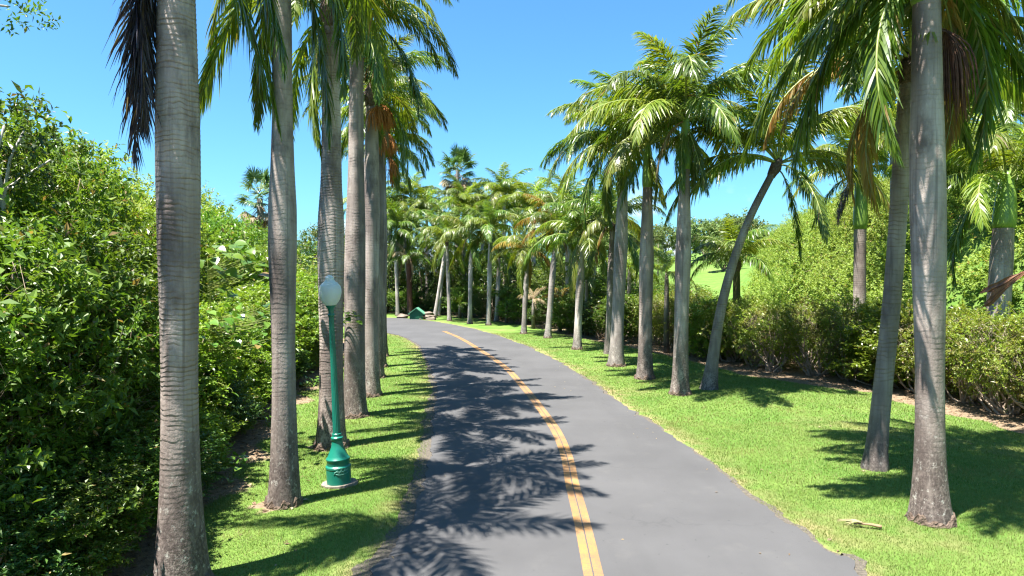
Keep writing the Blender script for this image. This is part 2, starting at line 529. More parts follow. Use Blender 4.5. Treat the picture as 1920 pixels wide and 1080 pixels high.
# asphalt
t = NT("asphalt")
oc = t.co("Object")
g1 = t.noise(oc, 130, 3, .8); g2n = t.noise(oc, .5, 4); g3 = t.noise(t.scale(oc, (1.4, .22, 1)), 1.0, 4)
col = t.mix(t.mrange(g2n, .35, .65), (.064, .063, .0645), (.081, .0795, .081))
col = t.mix(t.math('MULTIPLY', t.mrange(g3, .5, .75), .4), col, (.052, .051, .052))
col = t.mix(t.math('MULTIPLY', t.mrange(g1, .3, .7), .45), col, (.045, .044, .044))
col = t.mix(t.math('MULTIPLY', t.mrange(t.noise(oc, 260, 2, .9), .62, .7), .4), col, (.15, .147, .143))
col = t.mix(t.math('MULTIPLY', t.mrange(t.noise(oc, 11, 3, .6), .70, .74), .7), col, (.03, .03, .03))
vor = t.n("TexVoronoi", {"Vector": t.n("VectorMath", {0: oc, 1: t.n("VectorMath", {0: t.n("TexNoise", {"Vector": oc, "Scale": 1.6, "Detail": 4}).outputs[1], 1: (.9, .9, .9)}, operation='MULTIPLY').outputs[0]}, operation='ADD').outputs[0], "Scale": .38}, feature='DISTANCE_TO_EDGE').outputs[0]
crk = t.math('MULTIPLY', t.mrange(vor, .0025, .007, 1, 0), t.mrange(t.noise(oc, .45, 2), .5, .6))
col = t.mix(t.math('MULTIPLY', crk, .22), col, (.03, .03, .03))
col = t.mix(t.math('MULTIPLY', t.mrange(t.noise(oc, 1.7, 4, .65), .58, .75), .28), col, (.10, .096, .09))
M["asphalt"] = t.done(t.pbsdf(col, .85, .25, t.bump(g1, .35, .006)))


def strip(name, A, B, z, mat, thick=0.0, cols=6):
    n = len(A)
    f = np.linspace(0, 1, cols)
    P = A[:, None] * (1 - f)[None, :, None] + B[:, None] * f[None, :, None]
    V = np.concatenate([P, np.full(P.shape[:2] + (1,), z)], -1)
    if thick:
        s0 = np.concatenate([A, np.full((n, 1), z - thick)], 1)[:, None]
        s1 = np.concatenate([B, np.full((n, 1), z - thick)], 1)[:, None]
        V = np.concatenate([s0, V, s1], 1)
    c = V.shape[1]
    ii, jj = np.meshgrid(np.arange(n - 1), np.arange(c - 1), indexing='ij')
    Q = np.stack([ii * c + jj, ii * c + jj + 1, (ii + 1) * c + jj + 1, (ii + 1) * c + jj], -1).reshape(-1, 4)
    return new_mesh(name, V.reshape(-1, 3), Q, mats=[mat], smooth=False)


def normals2(P):
    T = unit(np.gradient(P, axis=0))
    return np.stack([T[:, 1], -T[:, 0]], 1)      # to the right of travel


rng = np.random.default_rng(5)


def wob(n, amp, k):
    w = rng.normal(size=n)
    return np.convolve(np.pad(w, k, mode='wrap'), np.ones(k) / k, 'same')[k:-k] * amp * math.sqrt(k)


NR = 1400
Lf, Rf, Mf = crspline(L_edge, NR), crspline(R_edge, NR), crspline(M_line, NR)
nL, nR_, nM = normals2(Lf), normals2(Rf), normals2(Mf)
la = Lf - nL * (wob(NR, .03, 5) + wob(NR, .02, 40))[:, None]
ra = Rf + nR_ * (wob(NR, .03, 5) + wob(NR, .025, 40))[:, None]
tag(obj("road", strip("road", la, ra, .024, M["asphalt"], .03, 8)), kind="structure")
M["verge"] = simple("gravel_verge", (.055, .05, .042), (.14, .12, .095), 24, .95, .1, .8, .02)
lw = np.clip(.24 + wob(NR, .06, 30), .06, .5) * np.clip(1.15 - .02 * np.maximum(Lf[:, 1], 0), .3, 1.2)
rw = np.clip(.08 + wob(NR, .05, 25), .0, .3)
tag(obj("road_verge", strip("road_verge", la - nL * lw[:, None], la + nL * .1, .010, M["verge"])), kind="structure")
tag(obj("road_verge", strip("road_verge", ra - nR_ * .1, ra + nR_ * rw[:, None], .010, M["verge"])), kind="structure")

t = NT("road_paint")
oc = t.co("Object")
w1 = t.noise(oc, 1.1, 4, .6); w2 = t.noise(oc, 38, 4, .75)
yel = t.mix(t.mrange(t.noise(oc, .9, 3), .4, .6), (.285, .14, .042), (.255, .145, .06))
yel = t.mix(t.math('MULTIPLY', t.mrange(w1, .45, .62), .65), yel, (.17, .09, .045))
wear = t.mrange(t.math('ADD', w2, t.math('MULTIPLY', w1, .25)), .62, .78)
M["paint"] = t.done(t.pbsdf(t.mix(wear, yel, (.095, .08, .065)), .75, .3, t.bump(w2, .3, .004)))
rp = MB()
for s in (-1, 1):
    c0, c1 = s * .009, s * .118
    a_, b_ = Mf + nM * c0, Mf + nM * c1
    if s < 0: a_, b_ = b_, a_
    k = Mf[:, 1] < 41
    ms = strip("x", a_[k], b_[k], .0285, M["paint"], 0, 2)
    co = np.zeros(len(ms.vertices) * 3, np.float32); ms.vertices.foreach_get("co", co)
    n_ = k.sum(); ii = np.arange(n_ - 1)
    rp.add(co.reshape(-1, 3), np.stack([ii * 2, ii * 2 + 1, ii * 2 + 3, ii * 2 + 2], -1))
    bpy.data.meshes.remove(ms)
tag(obj("road_marking", rp.mesh("road_marking", [M["paint"]], False)), kind="structure")


# ------------------------------------------------------------------ grass
def in_view(P, pad=420):
    y = np.maximum(P[:, 1], .1)
    px = 960 + P[:, 0] / y * F_PX
    py = HOR + (CAM_H - P[:, 2]) / y * F_PX
    return (px > -pad) & (px < 1920 + pad) & (py < 1080 + pad * 2) & (P[:, 1] > 1)


def grass_mesh(seed=3):
    g = np.random.default_rng(seed)
    out = []
    for (y0, y1, dens, h, w) in ((6.5, 11, 3000, .032, .0075), (11, 16, 1700, .036, .011), (16, 24, 700, .04, .017), (24, 40, 260, .042, .026)):
        x0, x1 = -y1 * .8, min(14, y1 * .8)
        n = int((x1 - x0) * (y1 - y0) * dens)
        X = g.uniform(x0, x1, n); Y = g.uniform(y0, y1, n)
        P = np.stack([X, Y, np.zeros(n)], 1)
        k = in_view(P); X, Y = X[k], Y[k]
        rd = road_edge_dist(X, Y)
        k = rd > .03 + .1 * g.random(len(X)); X, Y, rd = X[k], Y[k], rd[k]
        k = g.random(len(X)) < np.clip(.15 + rd / .3, 0, 1); X, Y = X[k], Y[k]
        so = soil_amount(X, Y)
        dl = poly_dist(X, Y, THICKET); dh = -poly_dist(X, Y, HEDGE)
        k = (g.random(len(X)) > so * 1.15 + .1 * (hash_noise(X, Y, 2.2) > .55)) & (dl > 0) & (dh > 0); X, Y = X[k], Y[k]
        n = len(X)
        Z = terrain(X, Y)
        hh = h * g.uniform(.55, 1.25, n) * (1 + .25 * hash_noise(X, Y, 1.9)); az = g.uniform(0, 2 * PI, n); ln = g.uniform(.15, .95, n) * hh
        b = np.stack([X, Y, Z], 1)
        sd = np.stack([np.cos(az + PI / 2), np.sin(az + PI / 2), np.zeros(n)], 1) * (w / 2)
        tip = b + np.stack([np.cos(az) * ln, np.sin(az) * ln, hh], 1)
        out.append(np.stack([b - sd, b + sd, tip], 1).reshape(-1, 3))
    V = np.concatenate(out)
    return new_mesh("grass", V, tris=np.arange(len(V)).reshape(-1, 3), mats=[M["grass"]], smooth=False)


t = NT("grass")
oc = t.co("Object")
rn = t.n("NewGeometry").outputs["Random Per Island"]
col = t.ramp(rn, [(0, (.07, .145, .022)), (.5, (.115, .19, .036)), (.86, (.165, .215, .058)), (1, (.26, .225, .10))])
col = t.mix(t.mrange(t.noise(oc, .55, 4), .42, .66), col, (.155, .19, .052))
dryn = t.mrange(t.noise(oc, .8, 4), .52, .70)
col = t.mix(t.math('MULTIPLY', dryn, .7), col, (.22, .20, .075))
# blade colour, mixed with a translucent share
p = t.pbsdf(col, .6, .25)
tr = t.n("BsdfTranslucent", {0: t.mix(1.0, col, (1.2, 1.25, .6), 'MULTIPLY')})
M["grass"] = t.done(t.n("MixShader", {0: .35, 1: p, 2: tr}))
tag(obj("grass", grass_mesh()), "short mown green grass on both sides of the road", "grass", kind="stuff")


# ------------------------------------------------------------------ leaf litter
def leaf_arrays(P, D, Nn, ln, wd, fold=.18, curl=.12):
    """leaf blades: base P, direction D, normal Nn -> verts (n,4,3)"""
    S = unit(np.cross(D, Nn))
    ln = np.asarray(ln)[:, None]; wd = np.asarray(wd)[:, None]
    mid = P + D * ln * .45
    a = mid + S * wd * .5 + Nn * wd * fold
    b = mid - S * wd * .5 + Nn * wd * fold
    tip = P + D * ln - Nn * ln * curl
    return np.stack([P, a, tip, b], 1)


def leaf_tris(n, off=0):
    k = np.arange(n)[:, None] * 4 + off
    return np.concatenate([k + [[0, 1, 2]], k + [[0, 2, 3]]], 0)


g = np.random.default_rng(8)
n = 26000
X = g.uniform(-9, 13, n); Y = g.uniform(6, 34, n)
so = soil_amount(X, Y)
k = (g.random(n) < so * .9 + .012) & (road_edge_dist(X, Y) > .1); X, Y = X[k], Y[k]; n = len(X)
P = np.stack([X, Y, terrain(X, Y) + g.uniform(.005, .03, n)], 1)
az = g.uniform(0, 2 * PI, n)
Dl = unit(np.stack([np.cos(az), np.sin(az), g.normal(0, .15, n)], 1))
Nl = unit(np.stack([g.normal(0, .3, n), g.normal(0, .3, n), np.ones(n)], 1))
Vl = leaf_arrays(P, Dl, Nl, g.uniform(.05, .13, n), g.uniform(.02, .05, n), .2, .1)
tag(obj("leaf_litter", new_mesh("leaf_litter", Vl, tris=leaf_tris(n), mats=[M["litter"]], smooth=False)),
    "dry brown fallen leaves along the foot of the shrubs", "leaf litter", kind="stuff")


g = np.random.default_rng(18)
X = g.uniform(-3, 6, 420); Y = 7.5 + 24 * g.random(420) ** 1.3
rd = road_edge_dist(X, Y)
k = (rd < -.03) & (g.random(420) < .6 * np.exp(rd / .6) + .05); X, Y = X[k], Y[k]; n = len(X)
az = g.uniform(0, 2 * PI, n)
Vl = leaf_arrays(np.stack([X, Y, np.full(n, .032)], 1), unit(np.stack([np.cos(az), np.sin(az), np.zeros(n)], 1)), unit(np.stack([g.normal(0, .15, n), g.normal(0, .15, n), np.ones(n)], 1)),
                 g.uniform(.03, .09, n), g.uniform(.012, .03, n), .15, .05)
tag(obj("road_litter", new_mesh("road_litter", Vl, tris=leaf_tris(n), mats=[M["litter"]], smooth=False)), "small dry leaf bits scattered on the asphalt", "leaf litter", kind="stuff")


# ------------------------------------------------------------------ palm fronds
def frond_mesh(name, mat, rmat, L=3.2, e0=50, e1=-50, nl=85, ll=.75, lw=.036, droop=.5, plum=25, pw=1.2, pet=.10, seed=0, sway=.15, tipa=28, basea=62,
               rad=.028, shut=1.0, rows=4):
    g = np.random.default_rng(seed)
    ns = 26
    s = np.linspace(0, 1, ns)
    e = np.radians(e0 + (e1 - e0) * s ** pw)
    d = np.stack([np.cos(e), np.zeros(ns), np.sin(e)], 1)
    Pn = np.concatenate([[np.zeros(3)], np.cumsum(d[:-1] * (L / (ns - 1)), 0)])
    Pn[:, 1] += sway * L * s ** 2 * g.uniform(-1, 1)
    T = unit(np.gradient(Pn, axis=0))
    mb = MB()
    V, Q, Tt = tube(Pn, rad * (1 - s) ** .8 + .003, 6)
    mb.add(V, Q, Tt, 1)
    t = np.repeat(np.linspace(pet, .995, nl), 2) + g.normal(0, .004, nl * 2)
    t = np.clip(t, pet, 1)
    sg = np.tile([1.0, -1.0], nl)
    keep_ = g.random(nl * 2) > .07
    t, sg = t[keep_], sg[keep_]
    n = len(t)
    it = lambda A: np.stack([np.interp(t, s, A[:, i]) for i in range(3)], 1)
    p = it(Pn); tt = unit(it(T))
    B = unit(np.cross(np.array([0, 0, 1.0]) * np.ones((n, 3)) + .001, tt))
    vert = np.abs(tt[:, 2]) > .97
    B[vert] = np.array([0, 1.0, 0])
    N = np.cross(tt, B)
    N = np.where(N[:, 2:3] < 0, N, N)
    a = np.radians(basea + (tipa - basea) * t + g.normal(0, 6, n)) * shut
    pl = np.radians(g.uniform(-plum, plum, n))
    dd = tt * np.cos(a)[:, None] + (B * (sg * np.cos(pl))[:, None] + N * np.sin(pl)[:, None]) * np.sin(a)[:, None]
    prof = np.interp(t, [0, pet, pet + .12, .4, .75, 1], [.3, .45, .85, 1, .8, .3])
    l = ll * prof * g.uniform(.72, 1.12, n)
    w = lw * np.interp(prof, [.3, 1], [.6, 1]) * g.uniform(.85, 1.15, n)
    rowsP = [p]; dirs = [dd]
    cur = p
    for k in range(1, rows):
        dk = unit(dd + np.array([0, 0, -1.0]) * (droop * (k - .4) * g.uniform(.6, 1.4, n))[:, None])
        cur = cur + dk * (l / (rows - 1))[:, None]
        rowsP.append(cur); dirs.append(dk)
    wp = [.45, 1.0, .72, .08] if rows == 4 else [.5, 1.0, .08]
    ref = N + g.normal(0, .35, (n, 3))
    V = []
    for k in range(rows):
        S = unit(np.cross(dirs[k], ref))
        V += [rowsP[k] - S * (w * wp[k] / 2)[:, None], rowsP[k] + S * (w * wp[k] / 2)[:, None]]
    V = np.stack(V, 1).reshape(-1, 3)
    kk = (np.arange(n) * rows * 2)[:, None]
    Q = np.concatenate([kk + [[2 * r, 2 * r + 1, 2 * r + 3, 2 * r + 2]] for r in range(rows - 1)], 0)
    mb.add(V, Q, None, 0)
    return mb.mesh(name, [mat, rmat], True)


def fan_leaf_mesh(name, mat, rmat, r=.75, pet=.9, e0=30, nseg=34, seed=0, droop=.5, spread=140):
    g = np.random.default_rng(seed)
    mb = MB()
    e = R(e0)
    P = np.array([(0, 0, 0), (pet * .5 * math.cos(e), 0, pet * .5 * math.sin(e)), (pet * math.cos(e), 0, pet * math.sin(e) - .04)])
    V, Q, Tt = tube(P, [.018, .014, .01], 5)
    mb.add(V, Q, Tt, 1)
    c = P[-1]
    T = np.array([math.cos(e), 0, math.sin(e)]); B = np.array([0, 1.0, 0]); N = np.cross(T, B)
    a = np.radians(np.linspace(-spread, spread, nseg) + g.normal(0, 2, nseg))
    l = r * (1 - .25 * np.abs(a) / R(spread)) * g.uniform(.88, 1.06, nseg)
    d = T * np.cos(a)[:, None] + B * np.sin(a)[:, None] + N * (.18 * np.cos(a))[:, None]
    d = unit(d)
    S = unit(np.cross(d, N + g.normal(0, .25, (nseg, 3))))
    V = []
    cur = np.tile(c, (nseg, 1))
    wid = [.015, .055 * r / .75, .05 * r / .75, .006]
    for k in range(4):
        V += [cur - S * wid[k] * .5, cur + S * wid[k] * .5]
        dk = unit(d + np.array([0, 0, -1.0]) * droop * max(0, k - .5) * g.uniform(.4, 1.4, (nseg, 1)))
        cur = cur + dk * (l / 3)[:, None]
    V = np.stack(V, 1).reshape(-1, 3)
    kk = (np.arange(nseg) * 8)[:, None]
    Q = np.concatenate([kk + [[2 * q, 2 * q + 1, 2 * q + 3, 2 * q + 2]] for q in range(3)], 0)
    mb.add(V, Q, None, 0)
    return mb.mesh(name, [mat, rmat], True)


CLS = {"up": dict(e0=80, e1=5, pw=1.5), "mid": dict(e0=58, e1=-48, pw=1.2), "low": dict(e0=28, e1=-72, pw=1.0), "hang": dict(e0=-8, e1=-90, pw=.55), "drop": dict(e0=-52, e1=-90, pw=.4)}
FR = {}
sd = 100
for kind, mt, rm, kw, count in (
        ("royal", "royal_leaf", "rachis", dict(L=3.4, ll=.80, lw=.042, droop=.5, plum=38, nl=125), 3),
        ("bright", "bright_leaf", "rachis", dict(L=3.3, ll=.78, lw=.042, droop=.45, plum=30, nl=115), 2),
        ("coco", "coco_leaf", "rachis", dict(L=3.4, ll=.82, lw=.044, droop=.66, plum=12, nl=108, pet=.16), 3),
        ("yellow", "yellow_leaf", "rachis", dict(L=3.1, ll=.76, lw=.042, droop=.85, plum=14, nl=100), 1),
        ("straw", "straw_leaf", "rachis_dead", dict(L=2.6, ll=.6, lw=.036, droop=1.3, plum=25, nl=84, shut=.8), 1),
        ("dead", "dead_leaf", "rachis_dead", dict(L=3.0, ll=.74, lw=.026, droop=.55, plum=45, nl=150, shut=1.15), 2)):
    for c, ck in CLS.items():
        FR[kind, c] = []
        for q in range(count):
            sd += 1
            k2 = dict(kw); k2.update(ck)
            if c in ("hang", "drop"): k2["shut"] = k2.get("shut", 1) * .75
            if c == "up": k2["droop"] = k2["droop"] * .6; k2["L"] = k2["L"] * .9
            k2["e0"] = k2["e0"] + 7 * (q - 1); k2["e1"] = k2["e1"] + 9 * (q - 1)
            FR[kind, c].append(frond_mesh("frond", M[mt], M[rm], seed=sd, **k2))

FAN = {("green", q): fan_leaf_mesh("fan_frond", M["fan_leaf"], M["rachis"], e0=e, seed=60 + q, droop=dr)
       for q, (e, dr) in enumerate(((70, .2), (40, .35), (12, .5), (-15, .7)))}
FAN.update({("straw", q): fan_leaf_mesh("fan_frond", M["straw_leaf"], M["rachis_dead"], e0=e, seed=70 + q, droop=1.0, spread=100)
            for q, e in enumerate((-35, -62))})


def trunk_mesh(name, path, prof, mat, seg=26, step=.03, ringsp=.06, seed=0, ridge=.012):
    """path: points from base to top (relative), prof: (height, radius) list"""
    g = np.random.default_rng(seed)
    P = crspline(path, 60)
    H = P[-1, 2]
    n = max(20, int(H / step))
    z = np.linspace(-.12, H, n)
    cx, cy = np.interp(z, P[:, 2], P[:, 0]), np.interp(z, P[:, 2], P[:, 1])
    pz, pr = zip(*prof)
    r = np.interp(z, pz, pr)
    kk = max(3, int(.25 / step) | 1)
    r = np.convolve(np.pad(r, kk // 2, mode='edge'), np.ones(kk) / kk, 'valid')
    a = np.arange(seg) / seg * 2 * PI
    wobz = z[:, None] + .02 * np.sin(a * 2 + g.uniform(0, 6))[None] + .012 * np.sin(z[:, None] * 3 + a[None] * 3)
    fr = (wobz / ringsp) % 1.0
    amp = (ridge * (.4 + .6 * (np.sin(z * 2.3 + g.uniform(0, 6)) > -.3)) * (.12 + .88 * smooth01((z - .8) / 1.8)))[:, None]
    rr = r[:, None] * (1 + amp * (fr - .5)) * (1 + .018 * np.sin(a * 3 + z[:, None] * 1.3 + g.uniform(0, 6)) + .012 * np.sin(a * 5 - z[:, None] * .8))
    foot = np.exp(-np.maximum(z, 0) / .18)[:, None]
    rr = rr * (1 + .05 * foot * np.sin(a * 7 + g.uniform(0, 6)))
    V = np.stack([cx[:, None] + rr * np.cos(a), cy[:, None] + rr * np.sin(a), z[:, None] * np.ones((1, seg))], -1).reshape(-1, 3)
    i, j = np.meshgrid(np.arange(n - 1), np.arange(seg), indexing='ij')
    Q = np.stack([i * seg + j, i * seg + (j + 1) % seg, (i + 1) * seg + (j + 1) % seg, (i + 1) * seg + j], -1).reshape(-1, 4)
    return new_mesh(name, V, Q, mats=[mat])


def collar_mesh(r, seed):
    g = np.random.default_rng(seed)
    seg = 56; zs = np.array([-.08, .0, .02, .045, .07, .09, .10])
    rs = np.array([1.1, 1.09, 1.08, 1.065, 1.045, 1.01, .93]) * r
    a = np.arange(seg) / seg * 2 * PI
    ph = g.uniform(0, 6, 4)
    top = 1 + .5 * np.sin(a * 3 + ph[0]) * .5 + .35 * np.sin(a * 8 + ph[1]) + .2 * np.sin(a * 17 + ph[2])
    rr = rs[:, None] * (1 + .035 * np.sin(a * 11 + ph[3])[None] + g.normal(0, .022, (len(zs), seg)))
    zz = np.where(zs[:, None] > 0, zs[:, None] * np.clip(top, .35, 1.7)[None], zs[:, None])
    V = np.stack([rr * np.cos(a), rr * np.sin(a), zz], -1).reshape(-1, 3)
    n = len(zs)
    i, j = np.meshgrid(np.arange(n - 1), np.arange(seg), indexing='ij')
    Q = np.stack([i * seg + j, i * seg + (j + 1) % seg, (i + 1) * seg + (j + 1) % seg, (i + 1) * seg + j], -1).reshape(-1, 4)
    return new_mesh("root_collar", V, Q, mats=[M["collar"]], smooth=False)


def fruit_mesh(seed, mat, n=46, L=.75):
    g = np.random.default_rng(seed)
    mb = MB()
    for q in range(n):
        az = g.normal(0, .7); out = g.uniform(.12, .38); l = L * g.uniform(.6, 1.05)
        P = np.array([(0, 0, 0), (.22, 0, .02), (.22 + out * math.cos(az) * .6, out * math.sin(az), -l * .35), (.22 + out * math.cos(az), out * math.sin(az) * 1.2, -l)])
        V, Q, T_ = tube(crspline(P, 7), [.012, .010, .009, .012, .014, .012, .006], 4)
        mb.add(V, Q, T_, 0)
    return mb.mesh("fruit_cluster", [mat])


FRUIT = [fruit_mesh(3, M["fruit"]), fruit_mesh(4, M["stalk"], 60, 1.25)]
prng = random.Random(11)


def generic_profile(H, r, flare=1.4, bulge=1.06):
    return [(-.2, r * flare), (0, r * flare), (.12 * H * .5, r * 1.16), (.16 * H, r * 1.0), (.32 * H, r * .92), (.5 * H, r * 1.0), (.62 * H, r * bulge),
            (.78 * H, r * .9), (.92 * H, r * .74), (H, r * .68)]


def palm(base, top, r, kind, label, group, prof=None, mid=(), shaft=.0, crown=None, bark="royal_bark", near=False, collar=True, cat="palm tree",
         fs=1.0, fruit=(), seed=0, ringsp=.06, ridge=.006, name="palm_tree"):
    """base, top: world points; crown: list of (kind, class, azimuth deg, scale)"""
    base = np.array(base, float); top = np.array(top, float)
    root = empty(name, base, label, cat, group)
    path = [np.zeros(3)] + [np.array(m) - base for m in mid] + [top - base]
    H = path[-1][2]
    prof = prof or generic_profile(H, r)
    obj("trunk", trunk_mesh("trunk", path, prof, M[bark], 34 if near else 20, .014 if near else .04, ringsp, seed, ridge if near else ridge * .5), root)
    if collar:
        obj("root_collar", collar_mesh(prof[1][1], seed + 5), root)
    dv = unit(path[-1] - path[-2] if not mid else path[-1] - path[-2])
    tp = path[-1]
    tr = prof[-1][1]
    if shaft > .05:
        zz = np.linspace(0, 1, 14)
        rr = tr * np.interp(zz, [0, .05, .2, .6, .9, 1], [1.02, 1.12, 1.16, .95, .6, .45])
        V, Q, T_ = tube(tp + dv * (zz * shaft)[:, None], rr, 18)
        obj("crownshaft", new_mesh("crownshaft", V, Q, T_, [M["shaft"]]), root)
        oz = tp + dv * shaft * .86
    else:                                     # fibrous old leaf bases instead of a smooth shaft
        zz = np.linspace(-.25, .45, 12)
        rr = tr * np.interp(zz, [-.25, -.1, .05, .25, .45], [1.0, 1.25, 1.5, 1.2, .5])
        V, Q, T_ = tube(tp + dv * zz[:, None], rr, 14)
        V = V * 1 + np.random.default_rng(seed).normal(0, tr * .06, V.shape)
        obj("leaf_base", new_mesh("leaf_base", V, Q, T_, [M["collar"]]), root)
        oz = tp + dv * .25
    for (fk, fc, az, s) in crown:
        me = prng.choice(FR[fk, fc]) if fk != "fan" else None
        lift = {"up": .12, "mid": .04, "low": -.04, "hang": -.10, "drop": -.25}[fc]
        o = obj("frond", me, root, tuple(oz + np.array([math.cos(R(az)) * tr * .35, math.sin(R(az)) * tr * .35, lift])), R(az), s * fs)
        o.rotation_euler = (R(prng.uniform(-9, 9)), R(prng.uniform(-5, 5)), R(az))
    for (fi, az, dz) in fruit:
        obj("fruit_cluster", FRUIT[fi], root, tuple(tp + np.array([math.cos(R(az)) * tr * .8, math.sin(R(az)) * tr * .8, dz])), R(az), 1.0)
    return root


def crown(seed, kinds=("royal",), up=3, mid=6, low=5, hang=1, extra=(), skip=None):
    g = random.Random(seed)
    mid, low = mid + 1, low
    out = []
    a0 = g.uniform(0, 360)
    k = 0
    for cl, n in (("up", up), ("mid", mid), ("low", low), ("hang", hang)):
        for q in range(n):
            az = a0 + 137.5 * k + g.uniform(-14, 14); k += 1
            out.append((g.choice(kinds), cl, az % 360, g.uniform(.86, 1.1)))
    return out + list(extra)


def stand(bx, by, tx, ty, z0=0.0):            # base and trunk top of a tree from two points of the photo
    b = gp(bx, by, z0)
    return b, at(tx, ty, b[1])


G_L = "royal palms lining the left of the road"
G_R = "palms on the lawn right of the road"
G_F = "slim palms at the far bend of the road"

# left row
b, t_ = stand(340, 1098, 331, -95)
palm(b, t_, .2, "royal", "widest royal palm, at the left front, dark dead fronds hanging beside its trunk", G_L,
     prof=[(-.2, .33), (0, .32), (.25, .285), (.7, .245), (1.2, .215), (1.9, .198), (2.5, .193), (3.2, .204), (3.9, .222), (4.6, .234), (5.2, .232), (5.8, .218), (6.5, .200), (7.5, .175)],
     shaft=1.1, near=True, seed=1, fs=.92, bark="ring_bark", ridge=.034, ringsp=.058,
     crown=crown(21, ("royal", "bright"), 3, 5, 1, 0, [("dead", "drop", 178, 1.12), ("dead", "drop", 196, 1.05), ("dead", "drop", 160, 1.0), ("dead", "drop", 182, .85), ("dead", "drop", 208, .9),
                                                        ("royal", "drop", 15, .8), ("royal", "hang", 40, .8)]))
b, t_ = stand(533, 945, 528, -45)
palm(b, t_, .19, "royal", "royal palm with a swollen middle, left of and nearer than the green street lamp", G_L,
     prof=[(-.2, .27), (0, .262), (.3, .235), (.8, .205), (1.6, .18), (2.4, .172), (3.2, .19), (4.0, .214), (4.6, .212), (5.2, .178), (6.0, .152), (8.3, .138)],
     shaft=1.0, near=True, seed=2, fs=.92, ringsp=.07,
     crown=crown(22, ("bright", "royal", "bright"), 3, 5, 3, 0, [("bright", "drop", 172, 1.05), ("bright", "drop", 195, 1.0), ("bright", "hang", 182, .85), ("bright", "drop", 150, .95), ("royal", "drop", 20, 1.0), ("royal", "hang", -20, .95), ("bright", "low", 60, 1.0)]))
b, t_ = stand(621, 838, 621, 30)
palm(b, t_, .25, "royal", "dark ringed royal palm standing right behind the green street lamp", G_L,
     prof=[(-.2, .36), (0, .34), (.35, .29), (1, .25), (2, .232), (3, .25), (4.0, .268), (4.7, .262), (5.4, .215), (6.5, .19), (9, .17)], near=True, seed=3, fs=.88, bark="ring_bark", ringsp=.08, ridge=.02,
     shaft=0, crown=crown(23, ("bright", "royal", "bright"), 3, 6, 4, 0, [("bright", "drop", 185, 1.0), ("bright", "hang", 150, 1.0), ("bright", "drop", 215, 1.0), ("royal", "hang", 330, .9), ("straw", "hang", 100, .8)]))
b, t_ = stand(664, 780, 669, 82)
palm(b, t_, .24, "royal", "royal palm with a dark scorched patch mid trunk, just right of the street lamp", G_L, near=True, seed=4, fs=.86, ringsp=.07,
     prof=[(-.2, .36), (0, .345), (.4, .29), (1, .26), (2.2, .25), (3.4, .265), (4.6, .25), (5.4, .22), (6.4, .19), (9.5, .165)], shaft=.9,
     crown=crown(24, ("bright", "royal", "bright"), 3, 7, 4, 0, [("royal", "hang", 5, 1.05), ("royal", "low", 20, 1.1), ("royal", "mid", -5, 1.1), ("bright", "low", -25, 1.05), ("bright", "hang", 180, 1.0)]), fruit=[(0, 20, -.35)])
for i_, (bx, by, tx, ty, r, lab) in enumerate((
        (694, 742, 697, 185, .24, "royal palm with orange fruit stalks, fifth trunk in the left row from the camera"),
        (705, 708, 709, 240, .22, "royal palm with drooping green crown, sixth trunk in the left row from the camera"),
        (711, 688, 714, 285, .22, "royal palm half hidden in the left row, seventh trunk from the camera"),
        (716, 668, 717, 310, .21, "slimmest royal palm at the far end of the left row, against the road bend"))):
    b, t_ = stand(bx, by, tx, ty)
    palm(b, t_, r, "royal", lab, G_L, shaft=.9 if i_ else 0.0, seed=5 + i_, fs=.78,
         crown=crown(30 + i_, ("royal", "bright", "bright"), 3, 7, 5, 2, [("bright", "hang", 170, 1.0), ("royal", "low", 5 + 10 * i_, 1.0), ("straw", "hang", 60, .8)]),
         fruit=[(0, 0, -.2), (0, 310, -.3)] if i_ < 2 else [(0, 30, -.2)])

# right lawn
b, t_ = stand(1745, 976, 1737, 8)
palm(b, t_, .21, "royal", "nearest thick royal palm on the right lawn, with a torn brown root collar", G_R, near=True, seed=40, ringsp=.055,
     prof=[(-.2, .30), (0, .292), (.15, .275), (.35, .245), (.8, .21), (1.4, .19), (2.1, .184), (3.0, .20), (3.8, .222), (4.6, .232), (5.4, .225), (6.2, .20), (7.5, .175)],
     shaft=.7, crown=crown(41, ("royal", "coco", "bright"), 4, 7, 2, 0, [("royal", "hang", 184, 1.1), ("royal", "hang", 174, 1.02), ("royal", "hang", 166, .9), ("royal", "hang", 196, .95),
                                                              ("royal", "low", 190, 1.0), ("royal", "hang", 20, .9), ("royal", "hang", 60, 1.0), ("coco", "low", 8, 1.0), ("bright", "low", 40, 1.0), ("royal", "low", 75, 1.0), ("royal", "mid", 20, 1.0), ("royal", "hang", 5, .95), ("yellow", "hang", 30, .9), ("royal", "low", 120, 1.0), ("coco", "hang", -25, .8), ("yellow", "low", -12, 1.0)]), fruit=[(1, 15, -.35)])
b = gp(1640, 878); Yb = b[1]
palm(b, at(1706, 135, Yb), .16, "coco", "slender curved coconut palm on the lawn, left of the nearest thick palm", G_R, near=True, seed=42, ringsp=.075, ridge=.035, bark="coco_bark",
     mid=[at(1654, 740, Yb), at(1672, 560, Yb), at(1686, 380, Yb), at(1695, 240, Yb)],
     prof=[(-.2, .25), (0, .245), (.25, .20), (.8, .17), (2, .155), (4, .15), (6, .145), (7.3, .14)], collar=False,
     crown=crown(43, ("coco", "royal", "coco"), 4, 7, 4, 0, [("coco", "mid", 165, 1.1), ("yellow", "low", 175, 1.1), ("yellow", "low", 188, 1.0), ("yellow", "hang", 190, 1.0), ("yellow", "hang", 172, .9), ("royal", "mid", 150, 1.1), ("coco", "low", 200, 1.0),
                                                              ("straw", "hang", 170, .8), ("royal", "low", 215, .95)]))
b, t_ = stand(1275, 739, 1284, 318)
